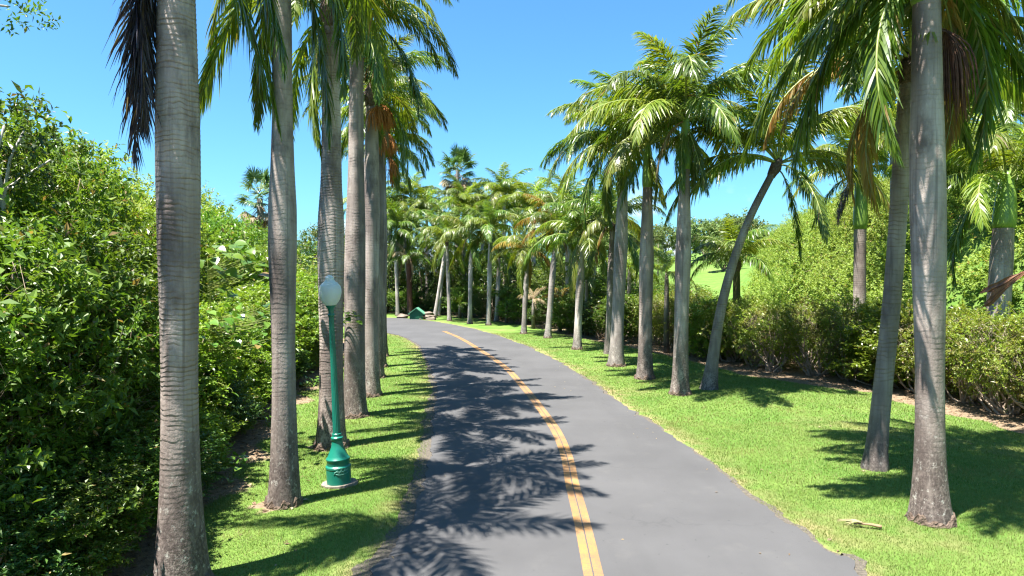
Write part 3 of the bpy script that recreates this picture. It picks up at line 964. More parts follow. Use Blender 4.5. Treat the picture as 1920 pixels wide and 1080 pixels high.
palm(b, t_, .22, "royal", "tall full crowned royal palm of the right clump, nearest the leaning palm", G_R, seed=44, shaft=1.75, fs=1.16, near=True,
     crown=crown(45, ("royal", "bright", "royal"), 5, 8, 5, 0, [("royal", "drop", 40, .5), ("bright", "drop", 160, .55), ("royal", "drop", 280, .55), ("royal", "drop", 230, .5), ("bright", "drop", 340, .5), ("coco", "low", 185, 1.0), ("straw", "hang", 200, .7)]))
b, t_ = stand(1209, 710, 1214, 352)
palm(b, t_, .235, "royal", "royal palm second in the right clump, stout grey trunk with wrinkled foot", G_R, seed=46, shaft=1.7, fs=1.14,
     crown=crown(47, ("royal", "bright", "coco"), 5, 8, 5, 0, [("royal", "drop", 60, .5), ("royal", "drop", 190, .55), ("bright", "drop", 270, .55), ("royal", "drop", 320, .5), ("coco", "low", 200, 1.0), ("royal", "mid", 180, 1.0)]))
b, t_ = stand(1155, 686, 1169, 332)
palm(b, t_, .25, "royal", "pale trunked royal palm third in the right clump, dark drooping fronds to its left", G_R, seed=48, shaft=1.75, fs=1.1, bark="pale_bark",
     crown=crown(49, ("royal", "royal", "bright"), 4, 8, 6, 1, [("royal", "drop", 250, .55), ("royal", "drop", 310, .5), ("royal", "drop", 30, .5), ("royal", "low", 180, 1.05), ("royal", "hang", 190, 1.05), ("royal", "low", 160, 1.0)]))
b, t_ = stand(1140, 663, 1148, 425)
palm(b, t_, .15, "coco", "thin dark ringed palm leaning against the pale trunked palm, with a dead brown frond", G_R, seed=50, bark="coco_bark", ringsp=.09, ridge=.05, collar=False,
     crown=crown(51, ("coco", "royal"), 2, 5, 4, 1, [("straw", "hang", 200, .9), ("yellow", "hang", 185, .9)], ), fs=.8)
b = gp(1329, 729); Yb = b[1]
palm(b, at(1452, 318, Yb), .17, "coco", "coconut palm leaning far to the right with sunlit yellow green fronds", G_R, near=True, seed=52, bark="coco_bark", ringsp=.09, ridge=.04, collar=False,
     mid=[at(1348, 600, Yb), at(1372, 500, Yb), at(1405, 410, Yb)],
     prof=[(-.2, .31), (0, .29), (.3, .24), (.8, .185), (2, .155), (4, .135), (7.2, .12)],
     crown=crown(53, ("coco", "bright", "coco"), 4, 3, 0, 0, [("coco", "low", 180, 1.15), ("coco", "low", 205, 1.1), ("coco", "low", 160, 1.05), ("coco", "low", 340, 1.1), ("coco", "low", 5, 1.18), ("coco", "mid", 350, 1.2), ("coco", "mid", 190, 1.2), ("bright", "mid", 215, 1.15), ("coco", "mid", 15, 1.15), ("bright", "mid", 320, 1.1), ("royal", "hang", 290, .85), ("royal", "drop", 320, .75)]), fs=1.1)

# behind the hedge on the right
b = np.array([*at(1611, 600, 25.5)[:2], 0.0]); t_ = at(1613, 430, 25.5)
palm(b, t_, .22, "royal", "royal palm with a bright green crownshaft rising behind the hedge, left of the curved trunk", "palms rising behind the right hedge", seed=54, shaft=2.6, collar=False,
     prof=[(-.2, .26), (0, .25), (2, .23), (4, .22), (5.2, .22)], crown=crown(55, ("royal", "bright"), 5, 7, 3, 0, [("coco", "low", 185, 1.0), ("straw", "hang", 215, .75), ("dead", "hang", 200, .75), ("royal", "hang", 170, .8)]))
b = np.array([*at(1862, 620, 20)[:2], 0.0]); t_ = at(1882, 428, 20)
palm(b, t_, .235, "royal", "royal palm with lime green shaft and brown fallen sheath at the right edge", "palms rising behind the right hedge", seed=56, shaft=1.7, collar=False,
     prof=[(-.2, .34), (0, .33), (2, .31), (4, .30), (5, .27)], fs=1.15, crown=crown(57, ("royal", "bright"), 4, 7, 4, 0, [("royal", "low", 180, 1.0), ("royal", "hang", 165, .9), ("bright", "mid", 120, 1.0)]))
b = gp(1392, 690); b = np.array([b[0] + .4, b[1] + 1.8, 0]); Yb = b[1]
palm(b, at(1381, 500, Yb), .15, "coco", "short palm with a mossy olive trunk standing in the hedge, beside the leaning palm", "palms rising behind the right hedge", seed=58, bark="moss_bark", collar=False,
     prof=[(-.2, .22), (0, .21), (1, .17), (4, .13)], crown=crown(59, ("bright", "royal"), 3, 6, 5, 0), fs=.72)
for q, (x, y, Y, lab, fs) in enumerate(((1676, 190, 30, "royal palm far behind the hedge, hidden by the curved trunk", 1.0),
                                    (1884, 225, 27, "royal palm behind the hedge with dark crown, right of the nearest thick trunk", 1.05), (1738, 290, 33, "royal palm farthest back on the right, crown behind the two near trunks", 1.0))):
    p_ = at(x, y, Y); b = np.array([p_[0] + .3, Y, float(terrain(p_[0], Y))])
    palm(b, p_ - np.array([0, 0, 1.0]), .2, "royal", lab, "palms rising behind the right hedge", seed=70 + q, shaft=1.2, collar=False, crown=crown(80 + q, ("royal", "bright"), 4, 8, 5, 2), fs=fs * 1.1)

# far bend
far_specs = (
    (1082, 655, 1091, 455, .24, "pale palm at the near end of the far bend, standing in front of the hedge", ("royal", "coco"), 1.0),
    (1027, 634, 1041, 452, .22, "far palm leaning slightly right with yellow fronds, next to the pale one", ("coco", "royal", "yellow"), .95),
    (982, 626, 988, 492, .2, "short far palm with golden green fronds in front of the dry fan leaves", ("coco", "bright", "yellow"), .85),
    (931, 603, 936, 478, .2, "far palm with a striped trunk standing behind the straight pair", ("royal", "bright"), .9),
    (916, 610, 919, 448, .2, "far palm of the straight pair, right hand one, on the grass edge", ("royal", "bright"), .95),
    (881, 607, 883, 458, .2, "far palm of the straight pair, left hand one, grey fronds drooping", ("royal", "coco"), .95),
    (843, 602, 838, 456, .19, "thin far palm bowed slightly right, near the pale rocks", ("royal", "bright"), .95),
    (815, 596, 838, 452, .2, "far palm slanting right behind the pale rocks, the front one of a crossing pair", ("royal",), 1.0),
    (823, 592, 834, 470, .17, "far palm of the crossing pair, the paler one behind", ("royal", "coco"), .85),
    (771, 590, 757, 430, .2, "far palm leaning left beside the small green hut", ("royal", "royal", "coco"), 1.05),
    (746, 592, 742, 450, .21, "straight far palm at the left end of the bend, partly behind the left row", ("royal",), 1.0))
for q, (bx, by, tx, ty, r, lab, kinds, fs) in enumerate(far_specs):
    b, t_ = stand(bx, by, tx, ty)
    palm(b, t_, r * .76, "royal", lab, G_F, seed=90 + q, shaft=.8 if q % 3 else 0, bark="pale_bark", crown=crown(100 + q, kinds, 3, 7, 5, 3, [("straw", "hang", 40 * q, .7)] if q in (0, 1, 5, 8) else []), fs=fs * .96)
# second rank behind the bend
back_specs = ((870, 392, 58, "royal"), (905, 400, 60, "bright"), (945, 372, 56, "bright"), (965, 405, 62, "royal"), (1000, 395, 52, "bright"), (800, 400, 62, "royal"),
              (770, 372, 64, "royal"), (730, 400, 66, "royal"), (1065, 400, 44, "royal"), (1112, 440, 40, "bright"), (690, 395, 62, "royal"))
bl = ("left of centre", "centre left", "tallest, in the centre", "right of centre", "behind the golden palm", "above the green hut", "beside the tall fan palm's left", "leftmost, behind the left row",
      "behind the pale near palm", "behind the thin ringed palm", "hidden behind the left trunks")
for q, (x, y, Y, k) in enumerate(back_specs):
    p_ = at(x, y, Y); b = np.array([p_[0], Y, float(terrain(p_[0], Y))])
    palm(b, p_ - np.array([0, 0, .6]), .18, "royal", "palm crown in the second rank behind the far bend, " + bl[q], "palms in the second rank behind the bend", seed=120 + q, shaft=.8, bark="pale_bark", collar=False,
         crown=crown(140 + q, (k, "royal", "bright"), 4, 9, 6, 2), fs=1.08)
# red trunk
b = gp(766, 594); b[1] += 1.0
palm(b, at(766, 490, b[1]), .24, "fan", "stout palm with a reddish brown trunk beside the green hut", "palms at the far bend", seed=160, bark="red_bark", collar=False, shaft=0, crown=crown(161, ("straw", "royal"), 2, 4, 5, 3), fs=.8,
     prof=[(-.2, .28), (0, .27), (2, .23), (6, .2)])


def fan_palm(base, top, r, label, fs, seed, dead=14, green=20, tr=.18):
    g = random.Random(seed)
    root = empty("fan_palm", base, label, "palm tree", "fan palms")
    rel = np.array(top) - np.array(base)
    obj("trunk", trunk_mesh("trunk", [np.zeros(3), rel * .5 + np.array([.1, 0, 0]), rel], [(-.2, tr * 1.3), (0, tr * 1.2), (rel[2] * .5, tr), (rel[2], tr * .8)], M["pale_bark"], 14, .08, .1, seed), root)
    for k in range(green):
        q = min(3, int(k / green * 4))
        o = obj("fan_frond", FAN["green", q], root, tuple(rel + np.array([0, 0, .1 * (3 - q)])), R(137.5 * k + g.uniform(-15, 15)), fs * g.uniform(.85, 1.1))
        o.rotation_euler.y = R(g.uniform(-12, 12)); o.rotation_euler.x = R(g.uniform(-25, 25))
    for k in range(dead):
        o = obj("fan_frond", FAN["straw", k % 2], root, tuple(rel + np.array([0, 0, -.25 - .35 * (k / dead)])), R(137.5 * k + 40), fs * g.uniform(.8, 1.1))
        o.rotation_euler.x = R(g.uniform(-25, 25))


p_ = at(858, 318, 62)
fan_palm(np.array([p_[0] - .3, 62, float(terrain(p_[0], 62))]), p_, 1, "tall fan palm with a straw skirt standing above the far trees in the centre", 1.35, 5, 22, 26, .22)
p_ = at(487, 372, 34)
fan_palm(np.array([p_[0], 34, float(terrain(p_[0], 34))]), p_, 1, "small fan palm with a dry skirt on the left hillside, left of the second trunk", .88, 6, 16, 20)


# ------------------------------------------------------------------ shrubs and trees
def foliage(blobs, ns, nl, leaf, spray, seed, shell=.45, up=.35, low_cut=.0, lump=.22, twigs=0.0, flat_n=.45):
    """leaf sprays spread through a union of ellipsoids; returns leaf verts (n,4,3) and twig arrays"""
    g = np.random.default_rng(seed)
    B = np.array(blobs, float)
    area = (B[:, 3] * B[:, 4] + B[:, 4] * B[:, 5] + B[:, 3] * B[:, 5])
    bi = g.choice(len(B), ns, p=area / area.sum())
    d = unit(g.normal(size=(ns, 3)))
    ph = g.uniform(0, 6, (6,)); 
    lum = np.sin(d[:, 0] * 5 + ph[0] + bi) * np.sin(d[:, 1] * 5 + ph[1]) + np.sin(d[:, 2] * 6 + ph[2] + bi * 2) * np.sin(d[:, 0] * 7 + ph[3])
    rad = (1 + lump * lum * .6) * (1 - shell * g.random(ns) ** 1.6)
    c, r = B[bi, :3], B[bi, 3:]
    P = c + d * r * rad[:, None]
    # drop sprays buried deep in another blob
    inside = np.zeros(ns, bool)
    for b in B:
        inside |= (((P - b[:3]) / (b[3:] * .62)) ** 2).sum(1) < 1
    k = (~inside) & (P[:, 2] > .06) & (g.random(ns) > low_cut * smooth01(1 - P[:, 2] / (B[:, 2] + B[:, 5]).max() * 1.7))
    P, d = P[k], d[k]; ns = len(P)
    D = unit(d * .7 + np.array([0, 0, up]) + g.normal(0, .45, (ns, 3)))
    tt = np.linspace(.05, 1, nl)
    X1 = unit(np.cross(D, g.normal(size=(ns, 3)))); X2 = np.cross(D, X1)
    ang = np.arange(nl) * 2.4
    sl = spray * g.uniform(.6, 1.3, ns)
    base = P[:, None] + D[:, None] * (tt[None, :, None] * sl[:, None, None])
    perp = X1[:, None] * np.cos(ang)[None, :, None] + X2[:, None] * np.sin(ang)[None, :, None]
    ld = unit(D[:, None] * .55 + perp * .8 + g.normal(0, .25, (ns, nl, 3)))
    nn = unit(np.array([0, 0, 1.0]) + D[:, None] * .4 + g.normal(0, flat_n, (ns, nl, 3)))
    nn = unit(nn - ld * (nn * ld).sum(-1, keepdims=True))
    ln = leaf[0] * g.uniform(.65, 1.25, (ns, nl)); wd = leaf[1] * g.uniform(.7, 1.2, (ns, nl))
    V = leaf_arrays(base.reshape(-1, 3), ld.reshape(-1, 3), nn.reshape(-1, 3), ln.ravel(), wd.ravel())
    tw = None
    if twigs > 0:
        kt = g.random(ns) < twigs
        tw = (P[kt] - D[kt] * spray * 2.2, P[kt] + D[kt] * sl[kt][:, None] * .9, X1[kt])
    return V, tw


def twig_arrays(tw, w=.008):
    a, b, s = tw
    n = len(a)
    s2 = unit(np.cross(b - a, s))
    V = np.stack([a + s * w * .5, a - s * w * .25 + s2 * w * .43, a - s * w * .25 - s2 * w * .43, b], 1).reshape(-1, 3)
    k = np.arange(n)[:, None] * 4
    return V, np.concatenate([k + [[0, 1, 3]], k + [[1, 2, 3]], k + [[2, 0, 3]]], 0)


def branches_mesh(blobs, seed, mat, nb=14, r0=.05, tw=None, spread=.12, sub=2):
    g = np.random.default_rng(seed)
    mb = MB()
    B = np.array(blobs, float)
    for q in range(nb):
        b = B[q % len(B)]
        e = b[:3] + unit(g.normal(size=3)) * b[3:] * g.uniform(.3, .8)
        e[2] = max(e[2], .4)
        s0 = np.array([g.normal(0, spread), g.normal(0, spread), -.08])
        m = s0 * .5 + e * .5 + g.normal(0, .18, 3) + np.array([0, 0, -.1 * e[2]])
        P = crspline([s0, s0 * .75 + m * .25 + g.normal(0, .06, 3), m, e], 12)
        rr = r0 * g.uniform(.6, 1.2)
        V, Q, T_ = tube(P, np.linspace(rr, rr * .22, 12), 7)
        mb.add(V, Q, T_)
        for u in range(sub):
            i0 = g.integers(4, 10)
            e2 = P[i0] + unit(g.normal(size=3) + (P[i0] - s0) * .4) * g.uniform(.4, 1.0) * max(.5, e[2] * .25)
            e2[2] = max(e2[2], .15)
            P2 = crspline([P[i0], (P[i0] + e2) / 2 + g.normal(0, .06, 3), e2], 7)
            V, Q, T_ = tube(P2, np.linspace(rr * .45, rr * .12, 7), 5)
            mb.add(V, Q, T_)
    if tw is not None:
        V, T_ = twig_arrays(tw)
        mb.add(V, None, T_)
    return mb.mesh("branches", [mat])


def blobset(seed, R_, H, n, low=.0, flat=.8):
    g = np.random.default_rng(seed)
    out = [(0, 0, H * .5, R_ * .8, R_ * .8, H * .46)]
    for q in range(n):
        a = q * 2.4 + g.uniform(-.4, .4); z = g.uniform(.2 + low, .86) * H
        rr = R_ * g.uniform(.32, .58)
        off = R_ * g.uniform(.4, .72) * (1 - .45 * max(0, z / H - .5))
        out.append((math.cos(a) * off, math.sin(a) * off, z, rr, rr, rr * flat * g.uniform(.8, 1.15)))
    return out


def plant_proto(key, seed, R_, H, nb, ns, nl, leaf, spray, mat, bmat="twig", low_cut=0.0, twigs=.15, r0=.045, shell=.45, up=.35, branches=12, low=0.0, flat=.8, lump=.22):
    bl = blobset(seed, R_, H, nb, low, flat)
    V, tw = foliage(bl, int(ns * .78), nl, leaf, spray, seed + 1, shell, up, low_cut, lump, twigs)
    V2, _t2 = foliage(bl, int(ns * .16), max(7, nl // 2), (leaf[0] * 1.75, leaf[1] * 1.7), spray * 1.35, seed + 7, shell * .6, up, low_cut, lump * 1.5, 0)
    V = np.concatenate([V, V2])
    n = len(V)
    fm = new_mesh("foliage", V, tris=leaf_tris(n), mats=[M[mat]], smooth=False)
    bm = branches_mesh(bl, seed + 2, M[bmat], branches, r0, tw)
    return fm, bm


PR = {}
for q in range(3):
    PR["thicket", q] = plant_proto("t", 200 + 10 * q, 1.45, 4.6, 24, 3000, 15, (.098, .046), .27, "thicket_leaf", low_cut=.12)
for q in range(2):
    PR["sunny", q] = plant_proto("y", 230 + 4 * q, 1.45, 4.6, 24, 3000, 15, (.10, .05), .26, "sunny_leaf", low_cut=.12)
PR["dark", 0] = plant_proto("d", 240, 1.5, 4.6, 22, 3200, 17, (.085, .042), .26, "dark_leaf", low_cut=.1)
PR["dark", 1] = plant_proto("d", 250, 1.5, 4.6, 22, 3000, 17, (.09, .04), .28, "dark_leaf", low_cut=.1)
for q in range(3):
    PR["hedge", q] = plant_proto("h", 260 + 10 * q, 1.35, 2.75, 20, 2600, 14, (.065, .034), .2, "hedge_leaf", low_cut=.75, twigs=.5, r0=.04, branches=22, low=.15, bmat="twig")
for q in range(3):
    PR["scrub", q] = plant_proto("s", 300 + 10 * q, 2.1, 2.6, 16, 2300, 14, (.09, .052), .28, "scrub_leaf", twigs=.05, branches=6)
for q in range(3):
    PR["grove", q] = plant_proto("g", 340 + 10 * q, 2.4, 6.2, 26, 2600, 14, (.15, .075), .42, "grove_leaf", twigs=.08, r0=.09, branches=12)
PR["grovedark", 0] = plant_proto("g", 380, 2.4, 6.0, 26, 2600, 14, (.15, .075), .42, "dark_leaf", twigs=.08, r0=.09, branches=12)
for q in range(2):
    PR["far", q] = plant_proto("f", 400 + 10 * q, 4.2, 7.5, 24, 1500, 10, (.42, .24), .9, "far_leaf", twigs=0, r0=.2, branches=8, low=.18)


def plant(key, X, Y, sc, label, cat, group, name="shrub", rz=None, sz=None, z=None):
    fm, bm = PR[key]
    z = float(terrain(X, Y)) if z is None else z
    root = empty(name, (X, Y, z), label, cat, group)
    rz = prng.uniform(0, 2 * PI) if rz is None else rz
    s = (sc, sc, sc if sz is None else sz)
    obj("foliage", fm, root, (0, 0, 0), rz, s)
    obj("branches" if name == "shrub" else "trunk", bm, root, (0, 0, 0), rz, s)
    return root


ORD = ["nearest", "second", "third", "fourth", "fifth", "sixth", "seventh", "eighth", "ninth", "tenth", "eleventh", "twelfth", "thirteenth", "fourteenth", "fifteenth", "sixteenth",
       "seventeenth", "eighteenth", "nineteenth", "twentieth", "twenty first", "twenty second", "twenty third", "twenty fourth", "twenty fifth", "twenty sixth"]


def along(P, step):
    P = np.array(P, float)
    s = np.concatenate([[0], np.cumsum(np.linalg.norm(np.diff(P, axis=0), axis=1))])
    u = np.arange(0, s[-1], step)
    return np.stack([np.interp(u, s, P[:, 0]), np.interp(u, s, P[:, 1])], 1)


TL = [(-6.35, 5.4), (-6.5, 8), (-6.9, 11), (-7.8, 15.6), (-8.3, 20), (-8.6, 25), (-10.2, 33)]
for k, (x, y) in enumerate(along(TL, 1.55)):
    h = np.interp(y, [5, 9, 11.5, 13, 20, 30], [.95, 1.0, .85, .66, .66, .78])
    key = ("sunny", k % 2) if y > 10.5 and k % 4 else ("thicket", k % 3)
    plant(key, x + prng.uniform(-.2, .2), y + prng.uniform(-.2, .2), 1.0, f"leafy shrub in the left thicket's front row, {ORD[k]} from the camera", "shrub", "shrubs in the left thicket", sz=h * prng.uniform(.92, 1.04))
for k, (x, y) in enumerate(along([(-8.6, 6.5), (-8.9, 11), (-9.9, 16), (-10.5, 21), (-11.2, 27), (-13, 34)], 1.9)):
    h = np.interp(y, [5, 9, 12, 20, 30], [1.3, 1.42, 1.28, 1.14, 1.1])
    plant(("sunny", k % 2) if y > 12 and k % 3 else ("thicket", (k + 1) % 3), x + prng.uniform(-.3, .3), y + prng.uniform(-.3, .3), 1.08, f"taller shrub in the left thicket's second row, {ORD[k]} from the camera", "shrub",
          "shrubs in the left thicket", sz=h * prng.uniform(.88, 1.08))
for k, (x, y) in enumerate([(-12, 13), (-12.5, 16.5), (-13, 20), (-14, 24), (-15, 28), (-17, 31), (-15, 35), (-18, 25.5), (-19, 37), (-13.5, 37), (-22, 33), (-17.5, 20)]):
    plant(("scrub", k % 3), x, y, 1.55, f"sunlit bush on the left hillside above the thicket, {ORD[k]} from the camera", "shrub", "bushes on the left hillside")

for k, (x, y) in enumerate(along([(-5.0, 6.4), (-5.05, 8.2), (-5.55, 10.6), (-6.7, 15), (-7.4, 20), (-7.8, 26)], .95)):
    plant(("dark", k % 2) if k % 4 == 0 else (("sunny", k % 2) if y > 10.5 else ("thicket", k % 3)), x + prng.uniform(-.3, .05), y, prng.uniform(.5, .68), f"low shrub at the edge of the left thicket, {ORD[k]} from the camera", "shrub", "low shrubs edging the left thicket", sz=prng.uniform(.26, .4))
# right hedge
HL = [(7.2, 34), (8.6, 28.5), (9.6, 24.5), (11.0, 22.8), (12.0, 20.9), (12.45, 18.8), (12.7, 16.8), (13.0, 15), (13.6, 12.6), (14.2, 10.5)][::-1]
for k, (x, y) in enumerate(along(HL, 1.35)):
    plant(("sunny", k % 2) if k % 6 == 2 else ("hedge", k % 3), x + prng.uniform(-.15, .15), y + prng.uniform(-.15, .15), 1.0, f"hedge bush with bare twigs low down, {ORD[k]} along the right lawn from the camera", "hedge", "bushes of the hedge right of the lawn",
          sz=prng.uniform(.90, 1.0) * (.6 if k % 6 == 2 else 1))
for k, (x, y) in enumerate(along([(15.2, 12), (14.8, 16), (14.2, 20.5), (12.6, 24.2), (11.2, 27), (10.2, 33)], 1.9)):
    plant(("scrub", k % 3), x, y, .95 if k % 2 else .85, f"rounded bush just behind the right hedge, {ORD[k]} from the camera", "shrub", "bushes behind the right hedge", sz=.68 if k % 2 else .6)
for k, (x, y, s) in enumerate([(15.5, 37, 1.15), (18.2, 39, 1.3), (17.5, 34, .95), (20.8, 38, 1.2), (22.5, 41, 1.25), (19.6, 31, .8), (22.5, 33, .9), (25.5, 36, 1.0)]):
    plant(("scrub", k % 3), x, y, s, f"big rounded bush on the right hillside beyond the hedge, {ORD[k]} of the lower slope", "shrub", "bushes on the right hillside")

for k, (x, y, Y, sc_, key) in enumerate(((1432, 500, 46, .42, "grove"), (1500, 455, 58, .5, "grove"), (1560, 525, 40, .36, "grovedark"), (1655, 412, 80, .6, "grovedark"), (1800, 430, 66, .5, "grove"), (1905, 410, 72, .7, "grovedark"), (1480, 420, 84, .6, "grovedark"))):
    p_ = at(x, y, Y)
    plant((key, 0), p_[0], Y, sc_ * 1.15, "darker green tree on the right hillside, " + ("beside the fairway strip", "above the leaning palm's tip", "low on the slope left of the curved trunk", "on the ridge left of the nearest trunk", "right of the nearest trunk", "near the right edge", "on the ridge behind the leaning palm")[k],
          "tree", "darker trees on the right hillside", name="tree", sz=sc_ * .8)

# the right hillside scrub, one green mass
g = np.random.default_rng(77)
Vs = []
for _ in range(600):
    y = g.uniform(17, 82); x = max(6.5 + .20 * y, 15.5) + 48 * g.random() ** 1.15
    if x / y < .385: x = y * (.385 + .25 * g.random())
    rr = g.uniform(1.0, 2.1); z = float(terrain(x, y))
    V, _t = foliage([(x, y, z + .25 * rr, rr * 1.15, rr * 1.15, rr * .8)], 220, 9, (.145, .085), .34, int(g.integers(1e6)), .2, .5, 0, .34, 0, .3)
    Vs.append(V)
Vs = np.concatenate(Vs)
tag(obj("hillside_scrub", new_mesh("hillside_scrub", Vs, tris=leaf_tris(len(Vs)), mats=[M["scrub_leaf"]], smooth=False)), "low sunlit scrub covering the slope at the right", "scrub", kind="stuff")

# grove behind the far bend
GV = [(-22, 60), (-18.5, 61), (-15, 61.5), (-11.5, 62), (-8, 61.5), (-4.5, 60), (-2, 56.5), (.5, 53), (2.2, 50), (3.8, 46), (5.2, 42.5), (6.4, 39), (-26, 60)]
for k, (x, y) in enumerate(GV):
    key = ("grovedark", 0) if k % 3 == 1 else ("grove", k % 3)
    plant(key, x + prng.uniform(-.4, .4), y + prng.uniform(-.4, .4), 1.0, f"dense tree of the grove behind the far palms, {ORD[k]} in its front row" if k else "dense green tree of the grove, at the left end of its front row", "tree",
          "trees of the grove at the bend", name="tree", sz=np.interp(x, [-12, -4, 2, 7], [1.05, .9, .72, .5]) * prng.uniform(.9, 1.08))
for k, (x, y) in enumerate([(-24, 66), (-19, 67), (-14, 68), (-9, 67), (-4, 66), (1, 62), (5, 56), (8, 50), (10, 44), (-29, 64)]):
    plant(("grove", (k + 1) % 3), x, y, 1.25, f"taller tree at the back of the grove, {ORD[k]} from the left" if k else "taller tree at the back of the grove, leftmost", "tree", "trees of the grove at the bend", name="tree",
          sz=np.interp(x, [-14, -4, 2, 10], [1.35, 1.1, .85, .5]))
for k, (x, y, s) in enumerate([(-12.5, 59, .5), (-9.6, 59.5, .45), (-6.3, 58, .5), (-3.6, 54.5, .55), (-1.6, 51, .55), (.6, 47.5, .55), (2.6, 44, .5), (3.7, 40, .5), (4.9, 37, .5), (6, 34.8, .55)]):
    plant(("thicket", k % 3) if k % 2 else ("dark", k % 2), x, y, 1.0, f"low bush under the far palms, {ORD[k]} from the left" if k else "low bush under the far palms, leftmost, by the hut", "shrub", "low bushes under the far palms", sz=s)

# trees beyond the fairway
for k, (x, y, s) in enumerate([(20, 170, 1.0), (27, 165, 1.1), (34, 172, 1.0), (40, 178, 1.15), (12, 176, 1.1), (4, 180, 1.1), (48, 165, 1.2), (55, 158, 1.2), (-5, 185, 1.1), (66, 150, 1.1), (30, 190, 1.2), (60, 178, 1.3), (75, 165, 1.2), (38, 120, .7), (46, 112, .8)]):
    plant(("far", k % 2), x, y, s, f"hazy green tree beyond the fairway, {ORD[k]} of the far line", "tree", "far trees beyond the fairway", name="tree")
# conifer seen between two trunks
g = np.random.default_rng(91)
bl = [(0, 0, .6 + .62 * q, (1.35 - .13 * q), (1.35 - .13 * q), .30) for q in range(10)]
Vc, _t = foliage(bl, 2200, 10, (.16, .03), .3, 92, .7, -.1, 0, .2)
p_ = at(1234, 470, 70)
cz = float(terrain(p_[0], 70))
root = empty("conifer", (p_[0], 70, cz), "narrow dark conifer standing far off between two trunks", "tree")
obj("crown", new_mesh("crown", Vc, tris=leaf_tris(len(Vc)), mats=[M["far_leaf"]], smooth=False), root)
V, Q, T_ = tube([(0, 0, -.1), (0, 0, 3), (0, 0, 6.6)], [.16, .1, .02], 8)
obj("trunk", new_mesh("trunk", V, Q, T_, [M["twig"]]), root)

# palm-like undergrowth: arching fronds from the ground
for k, (x, y, Y, n, fs, kind, lab) in enumerate((
        (1180, 505, 36, 12, .62, "bright", "young palm with arching fronds behind the hedge, left of the stout palm"),
        (1250, 510, 30, 10, .5, "bright", "young palm tuft behind the hedge between the two right trunks"),
        (1000, 560, 43, 9, .5, "straw", "dry pale palm clump under the short golden palm"),
        (950, 560, 48, 9, .5, "royal", "dark green palm clump under the striped far palm"),
        (862, 570, 53, 10, .55, "royal", "dark green palm clump beside the thin bowed palm"),
        (1100, 520, 38, 10, .6, "royal", "young palm clump behind the pale near palm of the bend"),
        (1050, 560, 41, 8, .45, "yellow", "orange tinged palm clump beside the pale near palm"))):
    p_ = at(x, y, Y)
    z0 = float(terrain(p_[0], Y))
    root = empty("palm_clump", (p_[0], Y, z0), lab, "palm", "young palms in the undergrowth")
    V, Q, T_ = tube([(0, 0, -.1), (0, 0, max(.25, p_[2] - z0 - .4)), (0, 0, max(.4, p_[2] - z0))], [.14, .1, .06], 9)
    obj("trunk", new_mesh("trunk", V, Q, T_, [M["coco_bark"]]), root)
    for q in range(n):
        o = obj("frond", prng.choice(FR[kind, ("up", "mid", "low")[q % 3]]), root, (0, 0, max(.35, p_[2] - z0 - .05)), R(137.5 * q), fs * prng.uniform(.85, 1.15))


# big leaved climbers in the thicket
def big_leaf_mesh(n, seed, size, spread, H):
    g = np.random.default_rng(seed)
    mb = MB(); st = MB()
    ow = np.array([(0, 0), (.06, .30), (.25, .46), (.5, .42), (.75, .26), (1, 0)])
    for q in range(n):
        p = np.array([g.normal(0, spread), g.normal(0, spread), H - abs(g.normal(0, .4)) * min(1, H)])
        az = g.uniform(-1.9, .9)
        d = unit(np.array([math.cos(az), math.sin(az), g.uniform(-.7, .2)]))
        nn = unit(np.array([0, 0, 1.0]) + g.normal(0, .3, 3)); nn = unit(nn - d * (d @ nn)); s = np.cross(d, nn)
        l = size * g.uniform(.6, 1.15)
        V = []
        for (u, w) in ow:
            c = p + d * l * u - nn * l * .22 * u * u
            V += [c - s * w * l + nn * w * l * .25, c, c + s * w * l + nn * w * l * .25]
        k = len(ow); Q = []
        for a_ in range(k - 1):
            Q += [(a_ * 3, a_ * 3 + 1, a_ * 3 + 4, a_ * 3 + 3), (a_ * 3 + 1, a_ * 3 + 2, a_ * 3 + 5, a_ * 3 + 4)]
        mb.add(V, Q)
        zs_ = p[2] * .88 if H > 1 else p[2] * .25
        P = crspline([(-1.1 * min(H, 1), 1.0 * min(H, 1), zs_), (p[0] * .5 - .2 * min(H, 1), p[1] * .5 + .15, zs_ * .5 + p[2] * .5), p], 8)
        V, Q, T_ = tube(P, np.linspace(.008, .003, 8), 4); st.add(V, Q, T_)
    mh = min(H, 1)
    V, Q, T_ = tube(crspline([(-1.5 * mh, 1.5 * mh, -.05), (-1.75 * mh, 1.3 * mh, H * .3), (-1.3 * mh, 1.5 * mh, H * .6), (-1.1 * mh, 1.0 * mh, H * .95)], 14), np.linspace(.014, .006, 14), 6); st.add(V, Q, T_)
    return mb, st


for k, (x, y, Y, n, sz, sp, lab) in enumerate((
        (450, 492, 13.2, 46, .25, .5, "large leaved plant climbing the thicket between the first two trunks, upper one"),
        (455, 605, 12.6, 60, .2, .55, "large leaved plant lower down in the thicket between the first two trunks"))):
    p_ = at(x, y, Y)
    mb, st = big_leaf_mesh(n, 500 + k, sz, sp, p_[2] + .35)
    root = empty("large_leaved_plant", (p_[0], Y, 0), lab, "plant")
    obj("leaves", mb.mesh("leaves", [M["big_leaf"]]), root)
    obj("stem", st.mesh("stem", [M["rachis"]]), root)
